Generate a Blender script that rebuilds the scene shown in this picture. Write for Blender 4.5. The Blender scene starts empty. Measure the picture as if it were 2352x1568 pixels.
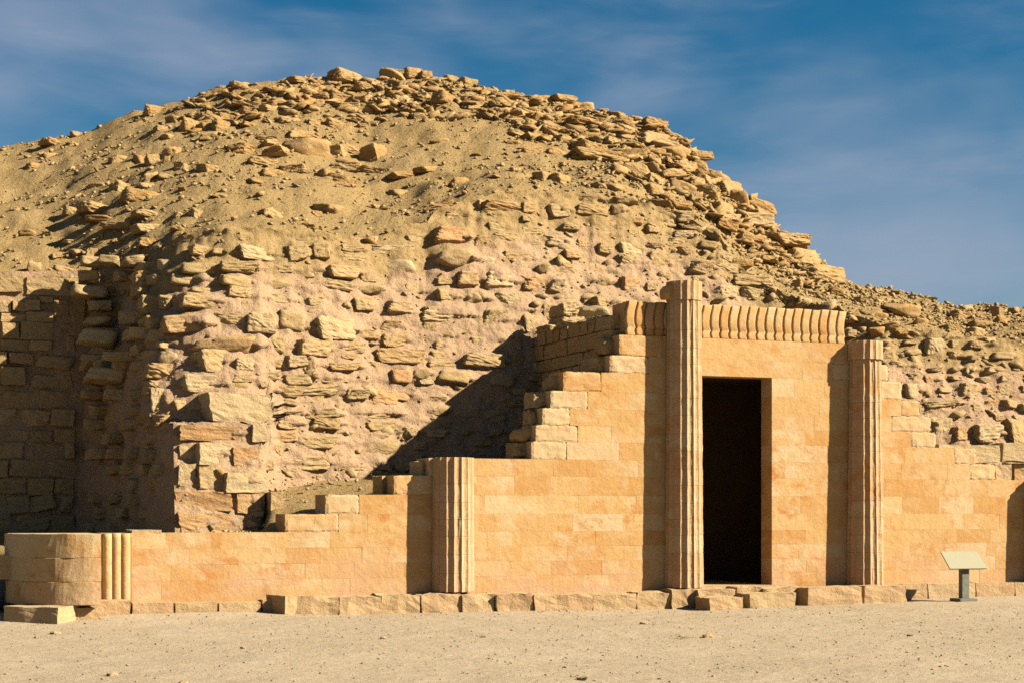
import bpy, math, random
import numpy as np
from mathutils import Matrix, Vector, noise

random.seed(7); rng = np.random.default_rng(7)
sc = bpy.context.scene
col = sc.collection
R = math.radians

# ------------------------------------------------------------------ camera
TH, DIST, FOC, CU, HV, EYE = R(21.0), 26.9, 4000.0, 1176.0, 1175.0, 1.6   # surveyed camera (2352 px wide picture)
ST, CT = math.sin(TH), math.cos(TH)
cam = bpy.data.cameras.new('camera'); camo = bpy.data.objects.new('camera', cam); col.objects.link(camo)
cam.sensor_width = 36.0; cam.lens = FOC / 2352.0 * 36.0
cam.shift_y = (HV - 784.0) / 2352.0
cam.clip_start = 0.1; cam.clip_end = 3000.0
camo.location = (0, -DIST, EYE); camo.rotation_euler = (R(90), 0, -TH)
sc.camera = camo

# ------------------------------------------------------------------ sky, sun, exposure
SUN_AL, SUN_EL = R(32.0), R(33.0)          # angle from the facade line, elevation
sun_dir = Vector((math.cos(SUN_AL) * math.cos(SUN_EL), -math.sin(SUN_AL) * math.cos(SUN_EL), math.sin(SUN_EL)))
world = bpy.data.worlds.new('World'); sc.world = world; world.use_nodes = True
nt = world.node_tree; nt.nodes.clear()
out = nt.nodes.new('ShaderNodeOutputWorld'); bg = nt.nodes.new('ShaderNodeBackground')
sky = nt.nodes.new('ShaderNodeTexSky'); sky.sky_type = 'NISHITA'; sky.sun_disc = False
sky.sun_elevation = SUN_EL; sky.sun_rotation = math.atan2(sun_dir.x, sun_dir.y)
sky.altitude = 0; sky.air_density = 1.0; sky.dust_density = 0.3; sky.ozone_density = 2.5
hsv = nt.nodes.new('ShaderNodeHueSaturation'); hsv.inputs['Saturation'].default_value = 1.5; hsv.inputs['Value'].default_value = 0.37
hsv.inputs['Hue'].default_value = 0.492
tc = nt.nodes.new('ShaderNodeTexCoord')
def wnoise(scale, vec, detail, rough, lo, hi, dist=0.0, rot=0.0):
    mp = nt.nodes.new('ShaderNodeMapping'); mp.inputs['Scale'].default_value = vec; mp.inputs['Rotation'].default_value = (0, rot, 0)
    nt.links.new(tc.outputs['Generated'], mp.inputs['Vector'])
    n = nt.nodes.new('ShaderNodeTexNoise'); n.inputs['Scale'].default_value = scale; n.inputs['Detail'].default_value = detail
    n.inputs['Roughness'].default_value = rough; n.inputs['Distortion'].default_value = dist
    nt.links.new(mp.outputs[0], n.inputs['Vector'])
    mr = nt.nodes.new('ShaderNodeMapRange'); mr.interpolation_type = 'SMOOTHSTEP'
    mr.inputs['From Min'].default_value = lo; mr.inputs['From Max'].default_value = hi
    nt.links.new(n.outputs['Fac'], mr.inputs['Value'])
    return mr.outputs[0]
c1 = wnoise(4.0, (1.0, 1.0, 2.4), 4, 0.5, 0.40, 0.72, 0.3, R(14))
c2 = wnoise(7.0, (1.0, 1.0, 4.5), 5, 0.55, 0.42, 0.78, 0.5, R(-8))
mx = nt.nodes.new('ShaderNodeMath'); mx.operation = 'MULTIPLY_ADD'; mx.inputs[1].default_value = 0.4
nt.links.new(c2, mx.inputs[0]); nt.links.new(c1, mx.inputs[2])
mm = nt.nodes.new('ShaderNodeMath'); mm.operation = 'MULTIPLY'; mm.use_clamp = True; mm.inputs[1].default_value = 0.66
nt.links.new(mx.outputs[0], mm.inputs[0])
mix = nt.nodes.new('ShaderNodeMix'); mix.data_type = 'RGBA'
nt.links.new(mm.outputs[0], mix.inputs['Factor'])
nt.links.new(sky.outputs[0], hsv.inputs['Color']); nt.links.new(hsv.outputs[0], mix.inputs[6])
mix.inputs[7].default_value = (1.85, 2.1, 2.7, 1)
nt.links.new(mix.outputs[2], bg.inputs['Color']); bg.inputs['Strength'].default_value = 0.05
nt.links.new(bg.outputs[0], out.inputs['Surface'])
sl = bpy.data.lights.new('sun', 'SUN'); sl.energy = 5.0; sl.angle = R(0.55); sl.color = (1.0, 0.90, 0.72)
so = bpy.data.objects.new('sun', sl); col.objects.link(so)
so.rotation_euler = sun_dir.to_track_quat('Z', 'Y').to_euler(); so.location = (30, -30, 30)
vs = sc.view_settings; vs.view_transform = 'Standard'; vs.look = 'None'; vs.exposure = 2.0; vs.gamma = 1.0; vs.use_curve_mapping = False
sc.render.engine = 'CYCLES'; sc.cycles.max_bounces = 6; sc.cycles.diffuse_bounces = 2
sc.cycles.filter_width = 1.6; sc.cycles.use_denoising = False

# ------------------------------------------------------------------ placing helpers
def pt(u, v, y):
    a = (u - CU) / FOC; b = (HV - v) / FOC
    Z = (y + DIST) / (CT - a * ST)
    return Vector((Z * (ST + a * CT), y, EYE + Z * b))
def zdepth(u, y): return (y + DIST) / (CT - (u - CU) / FOC * ST)
def xw(u, y=0.0): return pt(u, HV, y).x
def zw(u, v, y=0.0): return pt(u, v, y).z
def ip(u, tab): return float(np.interp(u, [t[0] for t in tab], [t[1] for t in tab]))
def fb(p, o=4): return noise.fractal(Vector(p), 1.0, 2.0, o)

def link(name, me, mat=None, parent=None, loc=None):
    o = bpy.data.objects.new(name, me); col.objects.link(o)
    if mat is not None and me is not None:
        if len(me.materials) == 0: me.materials.append(mat)
    if parent is not None:
        o.parent = parent
        if parent.parent is None: o.matrix_parent_inverse = Matrix.Translation(-parent.location)   # meshes carry place coordinates
    return o
def mesh(name, vs_, fs, smooth=False):
    me = bpy.data.meshes.new(name); me.from_pydata([tuple(map(float, v)) for v in vs_], [], fs); me.update()
    if smooth: me.polygons.foreach_set('use_smooth', [True] * len(me.polygons))
    return me
def tag(o, label, cat=None, group=None, kind=None):
    if label: o['label'] = label
    if cat: o['category'] = cat
    if group: o['group'] = group
    if kind: o['kind'] = kind
    return o
def thing(name, loc, label, cat, group=None):
    o = bpy.data.objects.new(name, None); col.objects.link(o); o.location = loc; o.empty_display_size = 0.3
    return tag(o, label, cat, group)

# ------------------------------------------------------------------ materials
def new_mat(name):
    m = bpy.data.materials.new(name); m.use_nodes = True
    t = m.node_tree; b = t.nodes['Principled BSDF']
    b.inputs['Roughness'].default_value = 0.92
    b.inputs['Specular IOR Level'].default_value = 0.12
    return m, t, b
class N:
    def __init__(s, t):
        s.t = t; g = t.nodes.new('ShaderNodeNewGeometry'); s.pos = g.outputs['Position']
        oi = t.nodes.new('ShaderNodeObjectInfo').outputs['Random']
        ad = t.nodes.new('ShaderNodeMath'); ad.operation = 'ADD'; t.links.new(oi, ad.inputs[0]); t.links.new(g.outputs['Random Per Island'], ad.inputs[1])
        fr_ = t.nodes.new('ShaderNodeMath'); fr_.operation = 'FRACT'; t.links.new(ad.outputs[0], fr_.inputs[0]); s.rnd = fr_.outputs[0]
    def noise(s, scale, vec=(1, 1, 1), detail=5, rough=0.55, lo=0.0, hi=1.0, shift=False, dist=0.0):
        src = s.pos
        mp = s.t.nodes.new('ShaderNodeMapping'); mp.inputs['Scale'].default_value = vec
        s.t.links.new(src, mp.inputs['Vector'])
        if shift:
            cm = s.t.nodes.new('ShaderNodeVectorMath'); cm.operation = 'SCALE'; cm.inputs[0].default_value = (37.0, 21.0, 53.0)
            s.t.links.new(s.rnd, cm.inputs['Scale']); s.t.links.new(cm.outputs[0], mp.inputs['Location'])
        n = s.t.nodes.new('ShaderNodeTexNoise'); n.inputs['Scale'].default_value = scale; n.inputs['Detail'].default_value = detail
        n.inputs['Roughness'].default_value = rough; n.inputs['Distortion'].default_value = dist
        s.t.links.new(mp.outputs[0], n.inputs['Vector'])
        if lo == 0 and hi == 1: return n.outputs['Fac']
        return s.rng(n.outputs['Fac'], lo, hi)
    def rng(s, v, lo, hi, a=0.0, b=1.0):
        mr = s.t.nodes.new('ShaderNodeMapRange'); mr.inputs['From Min'].default_value = lo; mr.inputs['From Max'].default_value = hi
        mr.inputs['To Min'].default_value = a; mr.inputs['To Max'].default_value = b
        s.t.links.new(v, mr.inputs['Value']); return mr.outputs[0]
    def mix(s, f, a, b, mode='MIX'):
        m = s.t.nodes.new('ShaderNodeMix'); m.data_type = 'RGBA'; m.blend_type = mode
        for k, x in ((0, f), (6, a), (7, b)):
            if isinstance(x, (int, float)): m.inputs[k].default_value = x
            elif isinstance(x, tuple): m.inputs[k].default_value = (*x, 1)
            else: s.t.links.new(x, m.inputs[k])
        return m.outputs[2]
    def math(s, op, a, b=0.0):
        m = s.t.nodes.new('ShaderNodeMath'); m.operation = op
        for k, x in ((0, a), (1, b)):
            if isinstance(x, (int, float)): m.inputs[k].default_value = x
            else: s.t.links.new(x, m.inputs[k])
        return m.outputs[0]
    def ramp(s, v, stops):
        r = s.t.nodes.new('ShaderNodeValToRGB'); e = r.color_ramp.elements
        while len(e) < len(stops): e.new(0.5)
        for k, (p, c) in enumerate(stops): e[k].position = p; e[k].color = (*c, 1)
        s.t.links.new(v, r.inputs[0]); return r.outputs[0]
    def bump(s, h, strength, dist, bsdf, prev=None):
        b = s.t.nodes.new('ShaderNodeBump'); b.inputs['Strength'].default_value = strength; b.inputs['Distance'].default_value = dist
        s.t.links.new(h, b.inputs['Height'])
        if prev is not None: s.t.links.new(prev, b.inputs['Normal'])
        s.t.links.new(b.outputs[0], bsdf.inputs['Normal']); return b.outputs[0]

def facade_mat(name='dressed_limestone', bast=False, pale=False, pink=False):
    m, t, b = new_mat(name); n = N(t)
    per = n.ramp(n.rnd, [(0.0, (.61, .365, .15)), (0.2, (.70, .50, .265)), (0.38, (.64, .415, .20)), (0.55, (.74, .57, .345)), (0.72, (.59, .34, .135)), (0.86, (.68, .475, .28)), (1.0, (.66, .43, .19))])
    big = n.mix(n.noise(0.45, (1, 1, 1.3), 4, 0.55, 0.40, 0.62), (.65, .415, .18), (.70, .52, .285))
    c = n.mix(0.72, big, per)
    # pale worn patches with their own ragged shape
    pa = n.noise(1.3, (1, 1, 1.4), 9, 0.68, 0.50, 0.66, True, 0.4)
    if pink: c = n.mix(0.35, (.66, .475, .33), per)
    if pale: c = n.mix(0.35, (.72, .60, .42), per)
    if bast: big = (.70, .57, .36); c = n.mix(0.25, big, per); c = n.mix(n.math('MULTIPLY', n.noise(1.6, (1, 1, .5), 7, .65, .5, .66), .6), c, (.55, .33, .12))
    c = n.mix(n.math('MULTIPLY', pa, 0.85), c, (.74, .61, .43))
    c = n.mix(n.math('MULTIPLY', n.noise(2.6, (1, 1, 1.3), 8, 0.7, 0.50, 0.64, True), n.math('MULTIPLY', n.rng(n.noise(0.55, (1, 1, 1.4), 3, .5), .42, .62), 0.95)), c, (.58, .29, .095))
    # pinkish salt bloom near the foot
    sep = t.nodes.new('ShaderNodeSeparateXYZ'); t.links.new(n.pos, sep.inputs[0])
    foot = n.rng(sep.outputs['Z'], 0.25, 1.15, 1.0, 0.0)
    pk = n.math('MULTIPLY', foot, n.noise(1.1, (1, 1, 2), 6, 0.6, 0.38, 0.62))
    c = n.mix(n.math('MULTIPLY', pk, 0.85), c, (.66, .46, .345))
    st = n.noise(7.0, (1, 1, 0.6), 8, 0.7, 0.48, 0.74)
    c = n.mix(n.math('MULTIPLY', st, 0.2), c, (.42, .22, .09))
    fine = n.noise(48, (1, 1, 1), 5, 0.75)
    c = n.mix(0.6, c, n.ramp(fine, [(0.25, (.35, .20, .09)), (0.75, (.75, .52, .30))]), 'SOFT_LIGHT')
    t.links.new(c, b.inputs['Base Color'])
    p = n.bump(n.noise(5, (1, 1, 1), 9, 0.68), 0.6, 0.035, b)
    n.bump(fine, 0.5, 0.008, b, p)
    return m
def stone_mat(name, ramp, dark=(.30, .19, .085), strata=True, bs=0.8):
    m, t, b = new_mat(name); n = N(t)
    c = n.ramp(n.rnd, ramp)
    c = n.mix(n.noise(2.3, (1, 1, 2.2), 6, 0.6, 0.40, 0.66, True), c, n.mix(0.5, c, (.60, .46, .27)))
    c = n.mix(n.math('MULTIPLY', n.noise(6.5, (1, 1, 2.5), 6, 0.65, 0.52, 0.70, True), 0.55), c, dark)
    fine = n.noise(38, (1, 1, 1), 5, 0.7)
    c = n.mix(0.5, c, n.ramp(fine, [(0.25, (.3, .19, .09)), (0.75, (.75, .56, .34))]), 'SOFT_LIGHT')
    t.links.new(c, b.inputs['Base Color'])
    p = n.bump(n.noise(4.5, (1, 1, 1.5) if strata else (1, 1, 1), 9, 0.68, shift=True), bs, 0.07, b)
    n.bump(fine, 0.6, 0.015, b, p)
    return m
def earth_mat(name, a, bcol, light, bs=1.0, sc_=1.0, dust=None):
    m, t, b = new_mat(name); n = N(t)
    c = n.mix(n.noise(0.35 * sc_, (1, 1, 1), 5, 0.6, 0.38, 0.64), a, bcol)
    c = n.mix(n.math('MULTIPLY', n.noise(9 * sc_, (1, 1, 1), 6, 0.7, 0.50, 0.72), 0.6), c, light)
    if dust:
        at = t.nodes.new('ShaderNodeAttribute'); at.attribute_name = 'dust'
        k = n.math('ADD', n.math('MULTIPLY', at.outputs['Fac'], 1.25), n.math('SUBTRACT', n.noise(1.6, (1, 1, 1), 6, 0.65), 0.62))
        c = n.mix(n.rng(k, 0.0, 0.35), c, dust)
    sp = n.noise(34 * sc_, (1, 1, 1), 4, 0.7)
    c = n.mix(0.8, c, n.ramp(sp, [(0.30, (.20, .13, .06)), (0.70, (.82, .67, .46))]), 'SOFT_LIGHT')
    t.links.new(c, b.inputs['Base Color'])
    p = n.bump(n.noise(7 * sc_, (1, 1, 1), 9, 0.7), bs, 0.10 / sc_, b)
    n.bump(sp, bs * 0.6, 0.02 / sc_, b, p)
    return m
def flat_mat(name, c1_, c2_, scale=12, rough=0.7, bs=0.2):
    m, t, b = new_mat(name); n = N(t)
    t.links.new(n.mix(n.noise(scale, (1, 1, 1), 6, 0.65, 0.35, 0.68), c1_, c2_), b.inputs['Base Color'])
    b.inputs['Roughness'].default_value = rough
    n.bump(n.noise(scale * 4, (1, 1, 1), 5, 0.6), bs, 0.01, b)
    return m
M = {}
M['facade'] = facade_mat(); M['pale'] = facade_mat('pale_limestone', pale=True); M['column'] = facade_mat('column_limestone', pink=True)
M['core'] = flat_mat('joint_mortar', (.42, .26, .13), (.50, .34, .19), 6, 0.95)
M['rubble'] = stone_mat('rubble_stone', [(0.0, (.52, .39, .21)), (0.25, (.50, .395, .22)), (0.5, (.56, .42, .245)), (0.7, (.45, .345, .18)), (0.85, (.56, .38, .20)), (1.0, (.58, .45, .28))])
M['rubble_red'] = stone_mat('reddish_stone', [(0.0, (.57, .345, .175)), (1.0, (.58, .37, .20))], (.42, .23, .11))
M['rubble_pale'] = stone_mat('pale_stone', [(0.0, (.60, .47, .285)), (1.0, (.62, .50, .33))], (.45, .33, .18))
M['rock'] = stone_mat('mound_rock', [(0.0, (.47, .32, .145)), (0.25, (.52, .37, .18)), (0.5, (.44, .28, .115)), (0.7, (.54, .40, .21)), (0.85, (.50, .30, .12)), (1.0, (.56, .44, .26))], (.27, .16, .065))
M['mortar'] = earth_mat('pink_mortar', (.53, .385, .285), (.555, .41, .30), (.52, .40, .26), 0.9, 1.2, (.44, .335, .19))
M['scree'] = earth_mat('scree', (.48, .36, .19), (.51, .39, .215), (.56, .44, .265), 1.4, 1.5)
def sand_mat():
    m, t, b = new_mat('sand'); n = N(t)
    c = n.mix(n.noise(0.30, (1, 1, 1), 6, 0.62, 0.36, 0.64), (.455, .37, .258), (.505, .415, .30))
    c = n.mix(n.math('MULTIPLY', n.noise(2.2, (1, 1, 1), 8, 0.7, 0.45, 0.7), 0.5), c, (.53, .45, .34))
    vo = t.nodes.new('ShaderNodeTexVoronoi'); vo.inputs['Scale'].default_value = 26; vo.inputs['Randomness'].default_value = 1.0
    t.links.new(n.pos, vo.inputs['Vector'])
    sepc = t.nodes.new('ShaderNodeSeparateColor'); t.links.new(vo.outputs['Color'], sepc.inputs[0])
    peb = n.math('MULTIPLY', n.rng(vo.outputs['Distance'], 0.42, 0.25), n.rng(sepc.outputs[0], 0.62, 0.66))
    peb = n.math('MULTIPLY', peb, n.noise(0.8, (1, 1, 1), 5, 0.6, 0.38, 0.6))
    pc = n.ramp(sepc.outputs[1], [(0.0, (.36, .27, .17)), (0.5, (.55, .45, .33)), (1.0, (.68, .60, .50))])
    c = n.mix(n.math('MULTIPLY', peb, 0.8), c, pc)
    sp = n.noise(45, (1, 1, 1), 5, 0.75)
    c = n.mix(0.4, c, n.ramp(sp, [(0.28, (.30, .22, .14)), (0.72, (.80, .70, .55))]), 'SOFT_LIGHT')
    t.links.new(c, b.inputs['Base Color'])
    p = n.bump(n.noise(2.2, (1, 1, 1), 5, 0.55), 0.6, 0.08, b)
    p = n.bump(n.noise(9, (1, 1, 1), 9, 0.68), 0.55, 0.045, b, p)
    p = n.bump(peb, 0.35, 0.012, b, p)
    n.bump(sp, 0.6, 0.012, b, p)
    return m
M['sand'] = sand_mat()
M['pebble'] = stone_mat('pebble', [(0.0, (.50, .39, .25)), (1.0, (.58, .47, .33))], (.33, .24, .14))
M['chip'] = stone_mat('scree_chip', [(0.0, (.47, .34, .17)), (1.0, (.53, .41, .23))], (.30, .20, .09))
M['plinth'] = stone_mat('plinth_stone', [(0.0, (.56, .41, .25)), (0.4, (.60, .46, .29)), (0.7, (.58, .40, .25)), (1.0, (.62, .49, .32))], (.50, .30, .15), False, 0.6)
M['weather'] = facade_mat('weathered_casing', True)
M['shade_in'] = flat_mat('shade_darkened_stone', (.12, .075, .04), (.16, .10, .055), 3, 0.95)  # doorway shade put into the colour: passage stone darkened so the interior reads black
M['panel'] = flat_mat('sign_panel', (.165, .155, .10), (.185, .17, .115), 40, 0.55, 0.05)
M['steel'] = flat_mat('sign_post', (.075, .075, .06), (.11, .11, .09), 14, 0.6, 0.1)
M['twig'] = flat_mat('dry_twig', (.20, .15, .07), (.30, .23, .12), 30, 0.9)

ALB = 0.43                                   # measured-albedo scale of all stone and sand colours
for m_ in bpy.data.materials:
    if m_.name in ('sign_panel', 'sign_post', 'dry_twig'): continue
    t_ = m_.node_tree; b_ = t_.nodes['Principled BSDF']; src_ = b_.inputs['Base Color'].links[0].from_socket
    q_ = t_.nodes.new('ShaderNodeMix'); q_.data_type = 'RGBA'; q_.blend_type = 'MULTIPLY'; q_.inputs[0].default_value = 1.0; q_.inputs[7].default_value = (ALB, ALB, ALB, 1)
    t_.links.new(src_, q_.inputs[6]); t_.links.new(q_.outputs[2], b_.inputs['Base Color'])
# ------------------------------------------------------------------ rock shapes (shared)
def cubesphere(n):
    vid, vs_, fs = {}, [], []
    def gv(p):
        k = tuple(np.round(p, 5))
        if k not in vid: vid[k] = len(vs_); vs_.append(p)
        return vid[k]
    L = np.linspace(-1, 1, n + 1)
    for ax in range(3):
        for s in (-1, 1):
            for i in range(n):
                for j in range(n):
                    q = []
                    for (a, b) in ((i, j), (i + 1, j), (i + 1, j + 1), (i, j + 1)):
                        p = np.zeros(3); p[ax] = s; p[(ax + 1) % 3] = L[a]; p[(ax + 2) % 3] = L[b]; q.append(gv(p))
                    fs.append(q if s > 0 else q[::-1])
    V = np.array(vs_); V = np.tan(V * math.pi / 4 * 0.98); V /= np.linalg.norm(V, axis=1)[:, None]
    return V, fs
CS5 = cubesphere(8); CS2 = cubesphere(1)
def rock_mesh(name, blocky, seed, cs=CS5):
    r = np.random.default_rng(seed); D_, F_ = cs
    pl = []
    for ax in range(3):
        for s in (-1, 1):
            nrm = np.zeros(3); nrm[ax] = s; nrm += r.normal(0, 0.15 if blocky else 0.3, 3); nrm /= np.linalg.norm(nrm)
            pl.append((nrm, 1.0 * r.uniform(0.88, 1.0)))
    for k in range(7 if blocky else 9):
        nrm = r.normal(0, 1, 3); nrm /= np.linalg.norm(nrm)
        pl.append((nrm, r.uniform(0.98, 1.36) if blocky else r.uniform(0.80, 1.2)))
    NN = np.array([p[0] for p in pl]); DD = np.array([p[1] for p in pl])
    dots = D_ @ NN.T
    rad = np.where(dots > 0.02, DD / np.maximum(dots, 0.02), 60)
    k = 26.0 if blocky else 30.0
    rr = (np.sum(rad ** -k, axis=1)) ** (-1 / k)
    V = D_ * rr[:, None]
    V = V + np.array([[0.09 * noise.noise(Vector(p) * 1.7 + Vector((seed, 0, 0))) + 0.07 * noise.noise(Vector((p[0], p[1], p[2] * 1.6)) * 4.1 + Vector((0, seed, 0))) for _ in range(3)] for p in V]) * D_
    lo, hi = V.min(0), V.max(0); V = (V - (lo + hi) / 2) / (hi - lo)
    return mesh(name, V, F_, True)
import bmesh
def hull_mesh(name, blocky, seed):
    r = np.random.default_rng(seed); bm = bmesh.new()
    P = []
    for a in (-1, 1):
        for b in (-1, 1):
            for c in (-1, 1):
                P.append(np.array([a, b, c]) * (1 - np.abs(r.normal(0, 0.24 if blocky else 0.33, 3))))
    for k in range(5 if blocky else 7):
        d = r.normal(0, 1, 3); d /= np.abs(d).max() ** 0.7 * np.linalg.norm(d) ** 0.3; P.append(d * r.uniform(0.85, 1.08))
    vs_ = [bm.verts.new(tuple(p)) for p in P]
    res = bmesh.ops.convex_hull(bm, input=vs_)
    bmesh.ops.delete(bm, geom=[v for v in bm.verts if not v.link_faces], context='VERTS')
    bmesh.ops.dissolve_limit(bm, angle_limit=0.16, verts=bm.verts[:], edges=bm.edges[:])
    bmesh.ops.bevel(bm, geom=bm.edges[:], offset=0.075, segments=2, affect='EDGES', profile=0.5, clamp_overlap=True)
    bmesh.ops.triangulate(bm, faces=[f for f in bm.faces if len(f.verts) > 4])
    for lim in (0.45, 0.28, 0.17):
        bmesh.ops.subdivide_edges(bm, edges=[e for e in bm.edges if e.calc_length() > lim], cuts=1, use_grid_fill=True)
        bmesh.ops.triangulate(bm, faces=[f for f in bm.faces if len(f.verts) > 4])
    bmesh.ops.smooth_vert(bm, verts=bm.verts[:], factor=0.5, use_axis_x=True, use_axis_y=True, use_axis_z=True)
    for v in bm.verts:
        q = Vector((v.co.x, v.co.y, v.co.z * 1.8)) * 1.9 + Vector((seed, 1, 2)); k = 0.10 * noise.noise(q) + 0.07 * noise.noise(q * 2.4) + 0.045 * noise.noise(q * 5.3)
        v.co += v.co.normalized() * k
    bm.normal_update()
    me = bpy.data.meshes.new(name); bm.to_mesh(me); bm.free()
    n = len(me.vertices); V = np.zeros(n * 3); me.vertices.foreach_get('co', V); V = V.reshape(-1, 3)
    lo, hi = V.min(0), V.max(0); V = (V - (lo + hi) / 2) / (hi - lo); me.vertices.foreach_set('co', V.reshape(-1)); me.update()
    return me
BLOCKY = {}; ANG = {}
def ashlar_mesh(name, seed):
    D_, F_ = CS5; V = np.clip(D_ * 1.75, -1, 1)
    V = V + np.array([[0.07 * noise.noise(Vector(p) * 1.6 + Vector((seed + 9 * a, 0, 0))) + 0.04 * noise.noise(Vector(p) * 4.5 + Vector((0, seed + 9 * a, 0))) for a in range(3)] for p in V])
    V[:, 2] += 0.05 * V[:, 0] * math.sin(seed); V[:, 0] += 0.07 * V[:, 2] * math.cos(seed * 3.1)
    lo, hi = V.min(0), V.max(0); V = (V - (lo + hi) / 2) / (hi - lo)
    return mesh(name, V, F_, False)
def get_stone(kind, mat, i):
    key = (kind, mat, i)
    if key not in BLOCKY:
        sd = 11 + i * 3 + (100 if kind == 'rock' else 0); me = ashlar_mesh('ashlar_shape', sd) if kind == 'ashlar' else rock_mesh('%s_shape' % kind, kind == 'stone', sd) if i % 4 == 3 else hull_mesh('%s_shape' % kind, kind == 'stone', sd); me.materials.append(M[mat]); BLOCKY[key] = me
    return BLOCKY[key]
def place(name, kind, mat, loc, size, rot, parent, var=None):
    me = get_stone(kind, mat, random.randrange(16) if var is None else var)
    o = link(name, me, None, parent)
    o.location = loc; o.scale = size; o.rotation_euler = rot
    return o

def scatter_mesh(name, pts, sizes, cs, mat, parent=None, flat=0.6, seed=3):
    """many small chips as one mesh"""
    r = np.random.default_rng(seed); D_, F_ = cs
    n = len(pts); nv = len(D_)
    base = np.repeat(D_[None], n, 0) * (1 + r.normal(0, 0.22, (n, nv, 1))) + r.normal(0, 0.12, (n, nv, 3))
    s = np.array(sizes)[:, None] * r.uniform(0.6, 1.4, (n, 3)) * np.array([1, 1, flat])
    V = base * s[:, None, :] * 0.5
    an = r.uniform(0, 2 * math.pi, n); c, s_ = np.cos(an)[:, None], np.sin(an)[:, None]
    x = V[..., 0] * c - V[..., 1] * s_; y = V[..., 0] * s_ + V[..., 1] * c
    V = np.stack([x, y, V[..., 2] + x * r.normal(0, 0.3, (n, 1))], -1) + np.array(pts)[:, None, :]
    F = (np.array(F_)[None] + (np.arange(n) * nv)[:, None, None]).reshape(-1, 4)
    me = bpy.data.meshes.new(name)
    me.vertices.add(n * nv); me.vertices.foreach_set('co', V.reshape(-1).astype(np.float32))
    me.loops.add(F.size); me.loops.foreach_set('vertex_index', F.reshape(-1).astype(np.int32))
    me.polygons.add(len(F)); me.polygons.foreach_set('loop_start', (np.arange(len(F)) * 4).astype(np.int32))
    me.update(calc_edges=True); me.validate()
    o = link(name, me, mat, parent); o['kind'] = 'stuff'
    return o

# ================================================================== SETTING
# ---- ground: one sheet to the horizon
def gz(x, y):
    n_ = 0.05 * noise.noise(Vector((x * 0.35, y * 0.35, 3.0))) + 0.018 * noise.noise(Vector((x * 1.7, y * 1.7, 9.0)))
    edge = max(0.0, min(1.0, (y + 1.6) / 1.6))                       # sand drifted against the foot of the walls
    xr = max(0.0, min(1.0, (x - 16.5) / 2.5)); xl = max(0.0, min(1.0, (7.5 - x) / 2.0))
    return n_ * (1 - 0.5 * edge) + edge * (0.08 * xr + 0.10 * xl) - 0.01
def axis(fine0, fine1, step, far):
    a = list(np.arange(fine0, fine1 + 1e-6, step)); s = step
    b = [fine1]; 
    while b[-1] < far: s *= 1.35; b.append(b[-1] + s)
    s = step; c = [fine0]
    while c[-1] > -far: s *= 1.35; c.append(c[-1] - s)
    return c[:0:-1] + a + b[1:]
gx = axis(-8, 26, 0.22, 1500); gy = axis(-14, 1.0, 0.16, 1500)
V = []; 
for y in gy:
    for x in gx:
        near = -10 < x < 30 and -16 < y < 2
        V.append((x, y, gz(x, y) if near else -0.01))
nx = len(gx)
F = [(j * nx + i, j * nx + i + 1, (j + 1) * nx + i + 1, (j + 1) * nx + i) for j in range(len(gy) - 1) for i in range(nx - 1)]
ground = link('ground', mesh('ground', V, F, True), M['sand'])
tag(ground, 'pale sandy ground of the open court before the wall', kind='structure')

# ---- surveyed contour lines: (u, v) seen, y depth
CREST = [(-500, 420), (-100, 345), (0, 330), (60, 330), (110, 322), (170, 305), (270, 272), (400, 232), (470, 210), (520, 197), (660, 180), (760, 182), (850, 188), (940, 180), (1010, 186), (1100, 208), (1200, 222), (1330, 243), (1440, 266), (1500, 284), (1540, 306), (1600, 362), (1650, 408), (1690, 444), (1740, 490), (1790, 545), (1840, 570), (1900, 608), (1960, 642), (2050, 672), (2150, 692), (2250, 702), (2352, 710), (2900, 740)]
CREST_Y = [(-500, 17), (0, 15.6), (470, 14.6), (940, 14), (1300, 12.5), (1530, 10.5), (1700, 9), (1850, 8.5), (2000, 8.2), (2352, 8.0), (2900, 8)]
TOP = [(-500, 640), (140, 632), (180, 665), (220, 700), (260, 695), (300, 670), (340, 625), (400, 562), (500, 535), (700, 545), (850, 562), (950, 530), (1000, 500), (1130, 455), (1400, 460), (1560, 505), (1650, 560), (1720, 645), (1800, 690), (2040, 765), (2200, 790), (2352, 802), (2900, 820)]
TOP_Y = [(-500, 6.9), (140, 6.8), (200, 6.3), (260, 5.8), (300, 5.4), (350, 5.0), (420, 4.6), (520, 4.3), (700, 4.4), (1000, 5.2), (1250, 5.6), (1560, 5.8), (1700, 5.2), (1850, 4.4), (2040, 3.0), (2352, 2.6), (2900, 2.6)]
BASE = [(340, 1240), (600, 1232), (613, 1200), (622, 1115), (900, 1090), (1240, 1090), (1700, 1090), (2030, 1200), (2900, 1230)]
BASE_Y = [(340, 1.75), (600, 1.85), (640, 2.3), (900, 2.9), (1240, 3.2), (1850, 3.3), (1960, 1.9), (2040, 0.95), (2900, 0.9)]
CORNER = [(550, 345), (600, 328), (640, 312), (700, 326), (770, 345), (830, 343), (955, 344), (966, 372), (974, 398), (1260, 402)]   # v -> u of the mass's corner
TOP0 = list(TOP)
TOP = [(u_, ip(u_, TOP) + 16 * noise.noise(Vector((u_ * 0.021, 3, 1))) + 9 * noise.noise(Vector((u_ * 0.07, 8, 1)))) for u_ in range(-500, 2901, 8)]
TOPA = (np.array([t[0] for t in TOP]), np.array([t[1] for t in TOP]))
_ip = ip
def ip(u, tab): return float(np.interp(u, *TOPA)) if tab is TOP else _ip(u, tab)
SMOOTH_TOP = [(-500, 640), (140, 632), (250, 590), (320, 562), (400, 545), (500, 535)]
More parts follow.
